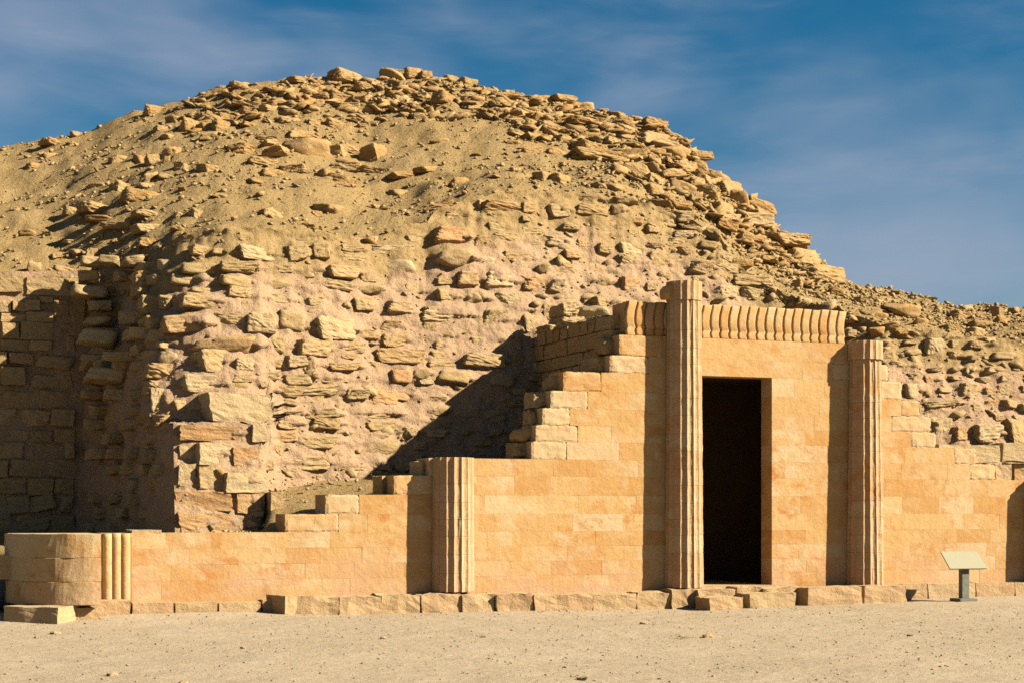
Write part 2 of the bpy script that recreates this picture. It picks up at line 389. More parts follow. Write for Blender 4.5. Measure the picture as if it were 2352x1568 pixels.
MID_Y = [(-500, 9.2), (0, 9.0), (140, 8.6), (250, 7.9), (340, 7.7), (400, 7.6), (500, 7.6), (700, 7.5), (1000, 7.8), (1300, 7.6), (1560, 7.3), (1700, 6.6), (1850, 5.9), (2040, 4.8), (2352, 4.5), (2900, 4.5)]
BASE_T = [(340, 1240), (900, 1090), (1240, 1090), (1700, 1090), (2030, 1200), (2900, 1230)]
def y_face(u, v):                     # rubble face depth where it is seen at (u, v)
    v0, v1 = ip(u, BASE_T), ip(u, TOP); y0, y1 = ip(u, BASE_Y), ip(u, TOP_Y)
    t = max(0.0, min(1.0, (v0 - v) / (v0 - v1)))
    y = y0 + (y1 - y0) * (0.40 * t + 0.60 * t * t)
    if v > 968 and u < 617: y -= 0.42 * min(1.0, (617 - u) / 6.0)
    return y
def y_slope(u, v):
    v1, v2 = ip(u, TOP0), ip(u, CREST); y1, y2 = ip(u, TOP_Y), ip(u, CREST_Y)
    t = max(0.0, min(1.0, (v1 - v) / (v1 - v2)))
    ym = _ip(u, MID_Y); a = 0.30
    if u < 500: vs0 = _ip(u, SMOOTH_TOP); a = (v1 - (vs0 - 0.30 * (vs0 - v2))) / (v1 - v2)
    if t < a: return y1 + (ym - y1) * t / a
    t = (t - a) / (1 - a); return ym + (y2 - ym) * (0.85 * t + 0.15 * t * t)

# ---- mound: the rubble hill, one continuous terrain sheet
US = np.concatenate([np.arange(-500, -20, 30), np.arange(-20, 2420, 9), np.arange(2420, 2900, 30)])
NT = 46
V = []; 
def mound_noise(p, t):
    k = 0.16 * fb((p.x * 0.55, p.y * 0.55, p.z * 0.55), 3) + 0.09 * fb((p.x * 1.9 + 7, p.y * 1.9, p.z * 1.9), 4)
    return k
for u in US:
    v1, v2 = ip(u, TOP), ip(u, CREST)
    p0 = pt(u, v1, ip(u, TOP_Y))
    V.append((p0.x, p0.y + 0.9, p0.z - 1.6))              # tucked in behind the masonry
    for k in range(NT):
        t = k / (NT - 1); v = v1 + (v2 - v1) * t
        p = pt(u, v, y_slope(u, v))
        d = mound_noise(p, t) * min(1.0, t * 8 + 0.35)
        V.append((p.x, p.y - d * 0.6, p.z + d * 0.8))
    pc = Vector(V[-1])
    dx = 0.10
    for (dy, dz) in ((0.8, -0.15), (2.0, -0.8), (5, -2.6), (11, -6.2), (18, -14)):
        V.append((pc.x + dy * 0.38, pc.y + dy, max(-0.8, pc.z + dz)))
rows = NT + 6; nu = len(US)
F = [(i * rows + k, (i + 1) * rows + k, (i + 1) * rows + k + 1, i * rows + k + 1) for i in range(nu - 1) for k in range(rows - 1)]
mound = link('mound', mesh('mound', V, F, True), M['scree'])
tag(mound, 'rounded tan mound of scree and broken rock under the sky', kind='structure')
MV = np.array(V)

# small chips all over the slope: nobody could count them
pts, szs = [], []
for k in range(24000):
    u = random.uniform(-40, 2400); v1, v2 = ip(u, TOP), ip(u, CREST)
    t = random.random(); v = v1 + (v2 - v1) * t; p = pt(u, v, y_slope(u, v))
    d = mound_noise(p, t) * min(1.0, t * 8 + 0.35)
    dens = 0.5 + 0.9 * noise.noise(Vector((p.x * 0.5, p.y * 0.5, 5))) + (0.35 if u > 1150 else 0)
    if random.random() > max(0.22, dens): continue
    s = 0.022 + 0.12 * random.random() ** 6 + (0.05 if (u > 1300 and t > .45) or (u>700 and t>.85) else 0) * random.random()
    pts.append((p.x, p.y - d * 0.6, p.z + d * 0.8 + 0.2 * s)); szs.append(s)
ch = scatter_mesh('scree_chips', pts, szs, CS2, M['chip'], mound, 0.62)

# ---- terrace of sand and fill between the low wall and the rubble mass
TZ = [(-500, 0.95), (380, 0.95), (430, 1.18), (640, 1.22), (690, 1.42), (750, 1.48), (900, 1.80), (985, 2.05), (1220, 2.15), (1330, 2.2)]
V = []; TU = np.arange(-500, 1340, 14); TW = 26
for u in TU:
    x0 = xw(u, 0.35)
    z0 = ip(u, TZ)
    if u < 405: yb, zb = 8.0, 1.1
    else:
        yb = y_face(u, ip(u, BASE) - 2) + 0.5; zb = pt(u, ip(u, BASE), yb - 0.5).z + 0.1
    for k in range(TW):
        w = k / (TW - 1); y = 0.35 + (yb - 0.35) * w
        z = z0 + (zb - z0) * w ** 0.8 + 0.035 * fb((x0 * 1.5, y * 1.5, 2), 3)
        if u < 26:                                         # ramps down to the court left of the bastion
            q = min(1.0, (26 - u) / 60.0); z = z * (1 - q * (1 - min(1.0, max(0.0, (y - 0.3) / 2.2))))
        x = pt(u, 1200, y).x
        V.append((x, y, z))
F = [(i * TW + k, (i + 1) * TW + k, (i + 1) * TW + k + 1, i * TW + k + 1) for i in range(len(TU) - 1) for k in range(TW - 1)]
terrace = link('terrace', mesh('terrace', V, F, True), M['scree'])
tag(terrace, 'sloping sandy fill between the stepped wall and the rubble mass', kind='structure')

# ================================================================== RUBBLE MASONRY
def wall_noise(p):
    return 0.10 * fb((p.x * 0.9, p.y * 0.9, p.z * 1.3), 4) + 0.05 * fb((p.x * 3.1, 4 + p.y * 3.1, p.z * 4.0), 4) + 0.010 * noise.noise(Vector((p.x * 11, p.y * 11, p.z * 14)))
rw = thing('rubble_wall', pt(900, 1090, 3.0), 'broad rubble core wall of rough stones in pinkish mortar below the mound', 'wall')
rw_r = thing('rubble_wall', pt(2200, 1120, 1.0), 'rough stone core wall rising behind the broken right end of the facade', 'wall')
USPLIT = 1985
NS, NR = 540, 190
STN = []                                                # stones set in the front face: x, z, half width, half height, proud
def corner_u(v): return np.interp(v, [c[0] for c in CORNER], [c[1] for c in CORNER])
def front_mesh():
    tt, ss = np.meshgrid(np.linspace(0, 1, NR), np.linspace(0, 1, NS), indexing='ij')
    tabx = lambda tab: (np.array([q[0] for q in tab]), np.array([q[1] for q in tab]))
    B, BY_, TY = tabx(BASE), tabx(BASE_Y), tabx(TOP_Y)
    v = np.full(tt.shape, 900.0)
    for _ in range(8):
        uc = corner_u(v); u = uc + ss * (2480 - uc)
        v0 = np.interp(u, *B) + 12; v1 = np.interp(u, *TOPA) - 14
        v = v0 + (v1 - v0) * tt
    v0, v1 = np.interp(u, *tabx(BASE_T)), np.interp(u, *TOPA); y0, y1 = np.interp(u, *BY_), np.interp(u, *TY)
    t = np.clip((v0 - v) / (v0 - v1), 0, 1)
    y = y0 + (y1 - y0) * (0.40 * t + 0.60 * t * t)
    y = np.where((v > 968) & (u < 617), y - 0.42 * np.clip((617 - u) / 6.0, 0, 1), y)
    a = (u - CU) / FOC; Z = (y + DIST) / (CT - a * ST)
    X_, Z_ = Z * (ST + a * CT), EYE + Z * (HV - v) / FOC
    d = np.array([wall_noise(Vector(p)) for p in zip(X_.ravel(), y.ravel(), Z_.ravel())]).reshape(X_.shape)
    off = np.zeros_like(X_)
    r = np.random.default_rng(4)
    for (sx_, sz_, hw, hh, pr) in STN:                    # mortar heaped over and beside each stone, undercut beneath it
        j = (np.abs(X_ - sx_) < hw * 2.2) & (np.abs(Z_ - sz_) < hh * 2.4)
        if not j.any(): continue
        e = np.sqrt(((X_[j] - sx_) / hw) ** 2 + ((Z_[j] - sz_) / hh) ** 2)
        f = np.clip((1.9 - e) / 1.0, 0, 1); f = f * f * (3 - 2 * f)
        f = f * np.where(Z_[j] < sz_ - 0.1 * hh, 0.1, 1.0) * np.where(X_[j] < sx_ - 0.5 * hw, 0.6, 1.0)
        off[j] = np.maximum(off[j], f * pr * r.uniform(0.25, 0.85))
    y = y - d - off
    V = np.stack([X_, y, Z_], -1)
    return V, t
# shaded return of the mass, running back on the left
BX, BY = xw(160, 6.4), 6.4
V = []; NB = 60
front_edge = []
for j in range(110):
    v = 1252 - (1252 - 640) * j / 109.0; uc = float(corner_u(v)); p = pt(uc, v, y_face(uc, v)); p.y -= wall_noise(p); front_edge.append(p)
NRs = 110
for j, p in enumerate(front_edge):
    for i in range(NB):
        w = i / (NB - 1)
        lean = 0.55 * max(0.0, p.z - 1.2) / 5.0
        q = Vector((p.x + (BX + lean - p.x) * w, p.y + (BY + 0.4 - p.y) * w, p.z))
        d = wall_noise(q) * (1.0 if w > 0 else 0)
        V.append((q.x - d * 0.9 if i else q.x, q.y if i else q.y, q.z))
F = [(j * NB + i + 1, j * NB + i, (j + 1) * NB + i, (j + 1) * NB + i + 1) for j in range(NRs - 1) for i in range(NB - 1)]
side_bed = link('mortar_bed', mesh('side_bed', V, F, True), M['mortar'], rw)
def side_point(u, v):
    uc = float(np.interp(v, [c[0] for c in CORNER], [c[1] for c in CORNER]))
    w0 = min(1.0, max(0.0, (uc - u) / (uc - 160.0)))
    y = 3.0
    pf = pt(uc, v, y_face(uc, v)); w = w0
    for _ in range(3):
        y = pf.y + (BY - pf.y) * w
        x = pf.x + (BX - pf.x) * w
        p = pt(u, v, y)
        w = min(1.0, max(0.0, w + (x - p.x) * -0.05))
    # exact: intersect the pixel's line of sight with the plane of the return
    a = (u - CU) / FOC
    dx_, dy_ = ST + a * CT, CT - a * ST
    ex, ey = BX - pf.x, BY - pf.y
    den = dx_ * ey - dy_ * ex
    Zt = (pf.x * ey - (pf.y + DIST) * ex) / den
    return pt(u, v, -DIST + Zt * dy_)

occ = []
def stone_at(parent, u0, v0, u1, v1, mat='rubble', prot=None, side=False, yfun=None, name='stone', kind='stone', tilt=0.05, deep=None):
    u, v = (u0 + u1) / 2, (v0 + v1) / 2
    if side: p = side_point(u, v)
    else: p = pt(u, v, (yfun or y_face)(u, v)); p.y -= wall_noise(p) if yfun is None else 0
    Z = zdepth(u, p.y); w = (u1 - u0) * Z / FOC; h = (v1 - v0) * Z / FOC
    dpt = deep or max(0.22, min(0.8, 0.75 * (w + h) / 2 + 0.1))
    pr = prot if prot is not None else random.choice((0.04, 0.06, 0.08, 0.11, 0.15))
    if side:
        o = place(name, kind, mat, (p.x - pr / 2 + 0.15, p.y, p.z), (pr + 0.35, min(0.75, w * 1.4), h), (random.gauss(0, tilt), 0, random.gauss(0, 0.1)), parent)
    else:
        o = place(name, kind, mat, (p.x, p.y - pr + dpt / 2, p.z), (w * 1.06, dpt, h * 1.05), (random.gauss(0, tilt), random.gauss(0, tilt), random.gauss(0, 0.10) + 0.10), parent)
    if not side and yfun is None: STN.append((p.x, p.z, w / 2, h / 2, pr))
    occ.append((u0, v0, u1, v1))
    return o
def conv(lst, ox, oy, k):
    return [(ox + a / k, oy + b / k, ox + c / k, oy + d / k) + tuple(r) for (a, b, c, d, *r) in lst]
P_, RD = 'rubble_pale', 'rubble_red'
S = []
S += conv([(740,60,1210,210,P_,.12),(1220,60,1450,215,'rubble',.35),(1470,40,1660,190,'rubble',.30),(290,60,480,160),(490,90,640,165),(0,180,180,310,P_),(210,220,560,350,'rubble',.25),(570,215,990,330,'rubble',.38),(1060,240,1310,330),(1600,260,1960,390,'rubble',.38),(110,340,430,460),(580,350,870,465,'rubble',.3),(980,380,1260,490,'rubble',.14),(1540,390,1890,490),(0,540,180,680,'rubble',.3),(170,540,520,680,'rubble',.36),(900,520,1320,640,'rubble',.08),(0,740,400,920,'rubble',.4),(480,720,870,840),(840,720,1130,930,P_,.3),(1160,680,1420,890),(1490,760,1920,990,P_,.38),(310,930,940,1120,'rubble',.36),(1010,940,1230,1090),(1320,980,1650,1140),(340,1060,760,1300,'rubble',.22),(730,1150,910,1280,P_,.2),(0,1080,260,1280,P_,.1),(1060,1160,1220,1250),(1230,1130,1440,1250,'rubble',.2),(1420,1140,1530,1310,'rubble',.2),(210,1310,620,1500,P_,.22),(700,1310,910,1410),(940,1270,1180,1360),(1200,1310,1500,1420),(1530,1330,1860,1400),(640,1400,880,1490),(1030,1420,1430,1540,'rubble',.2),(970,1380,1050,1440),(1500,1480,1730,1540)], 367.5, 551.3, 4.2665)
S += conv([(975,70,1280,240,RD,.36),(980,250,1320,420,'rubble',.34),(1310,140,1490,290),(1350,300,1520,440,P_,.06),(390,210,830,310,P_,.06),(550,330,920,510,P_,.06),(1190,450,1380,600,'rubble',.32),(1410,450,1690,610,P_,.25),(1570,280,1900,395,'rubble',.08),(1690,480,1980,620,RD,.1),(1980,520,2090,640,P_),(290,560,570,640,'rubble',.3),(710,560,960,680),(1000,600,1190,700,'rubble',.12),(1200,620,1480,740),(1500,640,1760,760,P_,.12),(280,680,470,800,'rubble',.25),(570,710,800,830,'rubble',.25),(860,760,1350,890,P_,.16),(1370,770,1640,970,'rubble',.16),(1740,830,1940,980),(1760,770,1890,810),(1930,740,2060,860),(500,870,710,980),(520,980,780,1100,'rubble',.22),(90,1060,390,1160),(470,1120,940,1260,'rubble',.26),(950,1130,1220,1210),(1220,1170,1610,1290,'rubble',.28),(1310,1000,1600,1090),(900,890,1030,1010),(610,1290,790,1420,RD,.2),(780,1290,960,1390,'rubble',.2),(830,1370,990,1430,P_,.1),(990,1310,1310,1450,'rubble',.25),(400,1230,520,1280),(1630,1130,1760,1300,'rubble',.2),(50,1240,350,1310),(200,1470,420,1560,'rubble',.25),(420,1480,800,1560,RD,.08),(920,1220,1200,1300),(160,1160,320,1210)], 735.0, 505.3, 3.793)
S += conv([(540,300,1110,550,P_,.62),(350,570,880,700,RD,.12),(960,560,1110,710,P_,.14),(100,240,240,480,P_,.1),(280,340,520,440),(480,720,790,910,P_,.05),(800,760,1030,920,RD,.05),(340,740,470,880,P_),(330,900,480,1120,P_,.08),(490,920,690,1120,'rubble',.09),(710,980,1090,1150,P_,.10),(330,1140,810,1310,RD,.08),(830,1150,1080,1340,RD,.10),(310,1330,800,1500,RD,.07),(1240,340,1380,400),(1370,300,1620,420),(1430,420,1740,520),(1490,500,1740,600),(1150,430,1420,490),(1190,200,1730,300,'rubble',.2),(1140,620,1380,720,'rubble',.14),(1390,660,1730,770,'rubble',.2),(1170,820,1670,970,'rubble',.10),(1870,700,2265,860,'rubble',.08),(1920,530,2265,610),(1900,420,2265,510,'rubble',.2),(1780,250,1980,350,'rubble',.2),(1990,250,2265,380,RD,.15),(1990,640,2180,690),(1120,720,1240,830),(1640,370,1760,410),(1720,600,1850,660)], 321.6, 826.9, 3.793)
S += conv([(1280,50,1590,140),(1600,60,1800,150),(1650,170,1850,280)], 551.3, 918.8, 2.5726)
S += conv([(0,880,100,960),(0,970,70,1010),(360,820,620,880,P_),(390,890,640,970),(640,890,760,970),(180,880,360,980),(540,990,720,1090),(500,1070,700,1140),(0,1050,160,1110),(0,1130,150,1190),(170,1110,330,1190,P_),(410,1130,490,1190),(540,1170,650,1240),(690,1160,880,1250,P_,.14),(700,1250,880,1350),(890,1160,1000,1200),(1000,1150,1100,1190),(890,1230,1080,1380,'rubble',.22),(1040,1260,1140,1320),(1100,1190,1210,1250),(1260,1150,1400,1220),(1240,1260,1330,1310),(1380,1230,1520,1290,P_),(300,1210,440,1270,RD),(450,1270,640,1320),(100,1310,200,1380),(0,1400,190,1500,RD,.12),(190,1420,310,1520,P_),(530,1400,690,1480),(700,1400,870,1520,RD,.1),(890,1450,970,1510),(970,1370,1070,1420),(760,1070,860,1130),(900,1040,1000,1090),(980,960,1130,1050,'rubble',.2),(1080,1080,1230,1130,P_),(1040,1120,1190,1170),(1110,930,1240,1010),(1130,1040,1420,1080),(660,830,880,890,'rubble',.2),(300,1020,430,1070),(760,980,880,1040,RD),(1500,1390,1820,1470,'rubble',.3),(1380,1470,1550,1560,P_,.2),(1550,1480,1700,1568),(1180,1290,1370,1390,'rubble',.3)], 1194.4, 183.8, 3.103)
S += conv([(880,410,1020,540,P_,.2),(1060,430,1150,490),(1170,440,1280,490),(600,420,700,460),(720,430,830,460),(720,490,860,540,'rubble',.2),(580,510,680,590,'rubble',.1),(600,580,830,640,'rubble',.1),(770,680,890,720),(880,670,1000,750,RD,.12),(740,720,920,850,P_,.15),(900,620,1010,650),(1060,610,1150,650),(1160,620,1230,670),(1290,620,1430,670),(1050,680,1130,710),(970,760,1080,800),(1130,730,1260,840),(1240,690,1350,730),(1430,850,1530,910),(1540,880,1640,930),(860,850,1140,900,'rubble',.25),(930,970,1100,1150,P_,.14),(1080,1040,1190,1160,RD,.2),(1190,1020,1470,1160,P_,.3),(1440,990,1630,1180,'rubble',.22),(1170,540,1240,570),(1280,540,1330,565),(1500,620,1560,650),(1300,760,1400,820),(1280,850,1420,950,RD,.06),(1200,880,1280,950),(1370,960,1440,1000)], 1837.6, 643.2, 3.104)
for s in S:
    kw = {}
    if len(s) > 4: kw['mat'] = s[4]
    if len(s) > 5: kw['prot'] = s[5] * 0.62
    if s[0] < 612 and s[3] > 960: kw['kind'] = 'ashlar'; kw['tilt'] = 0.015; kw['prot'] = max(.05, kw.get('prot', .05))
    stone_at(rw_r if s[0] > USPLIT else rw, s[0], s[1], s[2], s[3], **kw)
n_front = len(S)
# stones of the shaded return, some jutting out into the sun
for s in conv([(740,750,920,910,P_,.38),(1150,740,1280,840,P_,.28),(810,1070,1010,1220,P_,.42),(940,930,1070,1020,'rubble',.3),(630,380,850,500,'rubble',.3),(1000,600,1200,720,'rubble',.2),(690,640,900,730,'rubble',.2),(760,950,840,1020,P_,.25)], 0, 551.3, 3.654):
    stone_at(rw, *s[:4], mat=s[4], prot=s[5], side=True)
for v in range(600, 1215, 34):
    u = 172 + random.uniform(0, 30)
    while True:
        uc = float(np.interp(v, [c[0] for c in CORNER], [c[1] for c in CORNER])) - 14
        w = random.uniform(22, 52)
        if u + w > uc: break
        if not any(a - 6 < u + w / 2 < c + 6 and b - 6 < v < d + 6 for (a, b, c, d) in occ) and random.random() < 0.75:
            stone_at(rw, u, v - 13, u + w, v + 14, prot=random.choice((.04, .06, .08)), side=True)
        u += w + random.uniform(4, 14)
# filler stones between the surveyed ones, where the wall can be seen
FS = [(0, 9999), (1239, 9999), (1240, 745), (1420, 745), (1421, 685), (1944, 700), (1945, 780), (2024, 800), (2025, 850), (2112, 880), (2113, 930), (2150, 1000), (2240, 1020), (2420, 1020)]
cnt = 0
for v in range(470, 1085, 25):
    u = 300.0
    while u < 2400:
        w = random.uniform(28, 70); h = random.uniform(15, 27)
        uc = float(np.interp(v, [c[0] for c in CORNER], [c[1] for c in CORNER]))
        um, vm = u + w / 2, v + random.uniform(-4, 4)
        ok = um - w / 2 > uc + 8 and ip(um, TOP) + 8 < vm < min(ip(um, BASE) - 14, ip(um, FS) - 4)
        if ok and not any(a - w * .42 < um < c + w * .42 and b - h * .46 < vm < d + h * .46 for (a, b, c, d) in occ) and cnt < 92:
            if random.random() < 0.8:
                stone_at(rw_r if um > USPLIT else rw, um - w / 2, vm - h / 2, um + w / 2, vm + h / 2, prot=random.choice((.03, .05, .07, .10))); cnt += 1
        u += w * 0.6 + 3
# small packing stones wedged between the big ones: one joined part
pts, szs = [], []
for k in range(5200):
    u = random.uniform(310, 2400); v = random.uniform(ip(u, TOP) - 12, min(ip(u, BASE), ip(u, FS)))
    if u < float(corner_u(v)) + 4: continue
    if any(a + 5 < u < c - 5 and b + 4 < v < d - 4 for (a, b, c, d) in occ): continue
    p = pt(u, v, y_face(u, v)); d_ = wall_noise(p); s_ = 0.10 + 0.26 * random.random() ** 1.8
    pts.append((p.x, p.y - d_ + 0.05, p.z)); szs.append(s_)
    if len(pts) > 190: break
for (par, sel) in ((rw, [k for k in range(len(pts)) if pts[k][0] < xw(USPLIT, 1.5)]), (rw_r, [k for k in range(len(pts)) if pts[k][0] >= xw(USPLIT, 1.5)])):
    scatter_mesh('packing_stones', [pts[k] for k in sel], [szs[k] for k in sel], cubesphere(2), M['rubble'], par, 0.55, 31)
# quoins along the broken corner
v = 612
while v < 1215:
    uc = float(corner_u(v)); h = random.uniform(26, 46); w = random.uniform(36, 80)
    if not any(a < uc + 22 < c and b < v < d for (a, b, c, d) in occ):
        stone_at(rw, uc - 7, v - h / 2, uc + w, v + h / 2, prot=random.uniform(.03, .12), deep=random.uniform(.5, .9))
    v += h * 0.95
FV, FT_ = front_mesh()
isp = int((USPLIT - 345) / (2480 - 345.0) * NS)
for (sl_, par) in ((slice(0, isp + 1), rw), (slice(isp, NS), rw_r)):
    Vp = FV[:, sl_]; n_ = Vp.shape[1]
    F = [(j * n_ + i, j * n_ + i + 1, (j + 1) * n_ + i + 1, (j + 1) * n_ + i) for j in range(NR - 1) for i in range(n_ - 1)]
    bed = link('mortar_bed', mesh('mortar_bed', Vp.reshape(-1, 3), F, True), M['mortar'], par)
    da = bed.data.attributes.new('dust', 'FLOAT', 'POINT'); da.data.foreach_set('value', np.clip((FT_[:, sl_].ravel() - 0.80) / 0.25, 0, 1).astype(np.float32))
# chips stuck in the mortar
pts, szs = [], []
for k in range(1500):
    u = random.uniform(300, 2400); v = random.uniform(ip(u, TOP) - 6, min(ip(u, BASE), ip(u, FS)))
    if u < float(np.interp(v, [c[0] for c in CORNER], [c[1] for c in CORNER])): continue
    p = pt(u, v, y_face(u, v)); d = wall_noise(p); pts.append((p.x, p.y - d, p.z)); szs.append(0.03 + 0.10 * random.random() ** 2.5)
for (par, sel) in ((rw, [k for k in range(len(pts)) if pts[k][0] < xw(USPLIT, 1.5)]), (rw_r, [k for k in range(len(pts)) if pts[k][0] >= xw(USPLIT, 1.5)])):
    scatter_mesh('stone_chips', [pts[k] for k in sel], [szs[k] for k in sel], CS2, M['chip'], par, 0.6, 5)

# ---- recessed wall on the far left
bw = thing('rubble_wall', pt(60, 1230, 6.4), 'recessed coursed stone wall half in shadow left of the rubble mass', 'wall')
V = []; NS2, NR2 = 70, 70
def y_back(u, v): return 6.4 + (1230 - v) / 600.0 * 0.45
for j in range(NR2):
    for i in range(NS2):
        u = -420 + 640 * i / (NS2 - 1); v = 1262 - (1262 - 624) * j / (NR2 - 1)
        p = pt(u, v, y_back(u, v)); V.append((p.x, p.y - 0.6 * wall_noise(p), p.z))
F = [(j * NS2 + i, j * NS2 + i + 1, (j + 1) * NS2 + i + 1, (j + 1) * NS2 + i) for j in range(NR2 - 1) for i in range(NS2 - 1)]
link('mortar_bed', mesh('back_bed', V, F, True), M['mortar'], bw)
L = conv([(0,300,190,440),(230,320,610,470),(0,510,90,610),(95,520,200,600),(210,510,330,600),(330,480,430,530),(440,510,560,640),(0,620,200,690),(210,610,430,690),(160,690,420,840),(0,700,140,830),(0,840,220,930),(240,850,420,930),(60,950,260,1040),(-60,940,50,1040),(0,1060,190,1210),(-100,1215,140,1290)], 0, 551.3, 3.654)
occ_b = [q[:4] for q in L]
for s in L: stone_at(bw, *s, prot=random.choice((.08, .12, .16)), yfun=y_back, tilt=0.03, kind='ashlar')
v = 655
while v < 1225:
    u = -330 + random.uniform(0, 30); h = random.uniform(26, 40)
    while u < 150:
        w = random.uniform(36, 95)
        if not any(a - w * .4 < u + w / 2 < c + w * .4 and b - 8 < v < d + 8 for (a, b, c, d) in occ_b):
            stone_at(bw, u, v - h / 2, min(u + w, 168), v + h / 2, prot=random.choice((.05, .08, .11)), yfun=y_back, tilt=0.04, kind=random.choice(('ashlar', 'stone', 'stone')))
        u += w + 4
    v += h + 3

# ================================================================== ROCKS OF THE MOUND
Rk = []
Rk += conv([(350,300,600,360),(400,440,600,520),(430,500,740,590),(720,470,900,600),(760,580,900,760),(880,660,1000,740),(900,740,990,820),(1000,470,1200,550),(1200,510,1335,560),(1230,570,1310,650),(1310,570,1460,680),(1340,550,1410,610),(1220,640,1370,690),(990,640,1140,700),(1080,700,1220,800),(1230,770,1370,850),(1370,750,1560,850),(1480,840,1600,950),(1600,850,1770,940),(1570,790,1680,860),(1380,870,1500,960),(1340,680,1470,760),(1400,1010,1510,1080),(1680,1020,1820,1100),(1520,960,1760,1060),(870,280,1010,340),(80,90,210,200),(50,220,230,300),(400,370,540,440),(840,380,1040,460),(880,370,950,450),(940,450,1110,500),(1100,560,1230,640),(880,580,990,650),(1260,690,1340,760),(700,260,800,300),(560,180,620,220),(250,110,390,160),(640,220,760,260),(1040,400,1130,430),(1900,1210,2100,1330),(2000,1330,2281,1450),(620,330,720,400),(540,260,640,310),(720,320,840,380),(600,410,700,470),(1100,440,1200,490),(140,330,300,400),(240,400,380,470),(230,700,330,800),(130,670,230,780),(480,740,620,800),(640,760,760,830),(1000,800,1080,850),(900,860,1060,900),(1090,860,1200,910),(1200,820,1260,880),(1620,960,1740,1010),(1700,1080,1800,1140)], 1194.4, 183.8, 3.103)
Rk += conv([(1350,180,1500,240),(1510,190,1610,250),(1610,180,1800,230),(1500,140,1610,170),(1890,110,2030,160),(2160,95,2352,180),(1880,220,2030,290),(2130,220,2290,290),(1950,170,2060,210),(1760,260,1880,310),(1530,280,1700,310),(1170,410,1290,500),(1100,360,1240,430),(1250,350,1340,410),(1340,330,1390,420),(1390,390,1500,480),(1410,320,1540,400),(1310,460,1460,530),(1300,410,1400,470),(1480,580,1690,650),(1690,490,1830,540),(1870,470,2050,530),(1690,560,1830,610),(1720,610,1920,670),(1870,540,2130,690),(1620,650,1790,710),(1680,700,1880,780),(1830,680,2010,740),(2160,560,2352,620),(2170,650,2352,720),(2090,720,2190,770),(2160,790,2320,850),(2050,540,2160,600),(960,610,1080,690),(1070,560,1170,690),(890,600,960,700),(1060,640,1110,710),(1150,650,1240,750),(1300,690,1440,770),(1040,730,1180,780),(720,620,860,690),(930,730,1060,800),(710,760,880,870),(570,800,690,840),(810,850,1040,950),(910,800,1020,850),(530,940,750,1010),(420,980,520,1040),(570,1030,760,1070),(680,1070,870,1110),(870,990,1060,1040),(880,1050,1060,1110),(1240,940,1310,1020),(1140,960,1190,1010),(1700,970,1840,1050),(2060,950,2230,1010),(1000,460,1080,510),(1060,500,1130,530),(880,390,940,420),(270,620,370,660),(470,450,560,500),(270,540,410,580),(440,530,510,565),(75,970,130,1000),(130,1110,240,1150),(470,1220,550,1270),(560,1250,640,1320),(330,1250,400,1290),(170,1330,280,1420),(360,1340,480,1400)], 0, 137.8, 2.844)
Rk += conv([(800,260,1050,350),(800,240,850,340),(980,220,1110,310),(1100,250,1190,310),(1190,285,1300,350),(1060,310,1150,350),(1300,270,1410,340),(1420,300,1540,390),(880,235,980,275),(420,515,620,570),(590,540,740,600),(730,500,900,570),(850,450,1030,540),(1090,400,1170,470),(1210,440,1400,540),(1640,380,1710,430),(1720,390,1830,440),(1690,450,1880,495),(1980,420,2110,520),(1700,560,1940,640),(1930,570,2130,620),(1360,570,1480,630),(1790,630,1920,690),(680,630,800,665),(1120,620,1190,670),(340,610,530,700),(380,810,570,950),(640,830,850,1000),(690,900,760,950),(590,990,850,1030),(400,900,630,1010),(1050,990,1230,1040),(850,1040,1060,1090),(880,1120,1040,1200),(390,1050,540,1110),(400,1110,580,1170),(1130,1270,1350,1330),(1480,1280,1600,1320),(330,1310,480,1370),(240,1310,330,1370),(1660,1180,1760,1260),(1760,1190,1880,1250),(1600,1260,1960,1350),(1590,1380,1810,1480),(2010,1050,2130,1190),(1520,870,1600,890),(1640,1085,1740,1110),(690,370,800,430),(1540,430,1660,490),(1420,440,1530,490),(560,380,760,430),(900,400,1080,440),(1450,520,1600,560),(1560,600,1680,640)], 643.1, 91.9, 3.413)
Rk += conv([(590,210,810,300),(590,310,680,350),(380,140,440,170),(1370,180,1420,300),(480,350,600,410),(660,370,730,400),(760,320,880,350),(1000,330,1100,380),(1180,330,1320,400),(1350,260,1480,320),(1060,230,1180,290),(1230,240,1320,290),(1450,200,1560,240),(860,120,940,150),(200,60,280,110),(640,90,700,120)], 1837.6, 643.2, 3.104)
def rock_at(u0, v0, u1, v1, up=0.2, mat='rock'):
    u, v = (u0 + u1) / 2, (v0 + v1) / 2
    vc = ip(u, CREST)
    if u > 1300 or u < 820: v = max(v, vc + 2)
    p = pt(u, v, y_slope(u, v)) if v > vc else pt(u, v, ip(u, CREST_Y) + 0.1)
    if v > vc:
        d = mound_noise(p, 0.5); p.y -= d * 0.6; p.z += d * 0.8
    Z = zdepth(u, p.y); w = (u1 - u0) * Z / FOC; h = (v1 - v0) * Z / FOC
    dp = max(0.3, 0.8 * w)
    if u > 1150: w *= 1.25; h *= 0.92
    if u > 1480: h *= 1.15; p.y -= 0.12
    return place('rock', 'rock', mat, (p.x, p.y + dp * 0.10, p.z - 0.04 * h), (w * 1.2, dp, h * 1.15), (random.gauss(-0.10, 0.10), random.gauss(0.03, 0.10), random.gauss(0.15, 0.35)), mound)
for r in Rk: rock_at(*r)
rocc = list(Rk); extra = 280 - len(Rk)
small_pts, small_s = [], []
k = 0
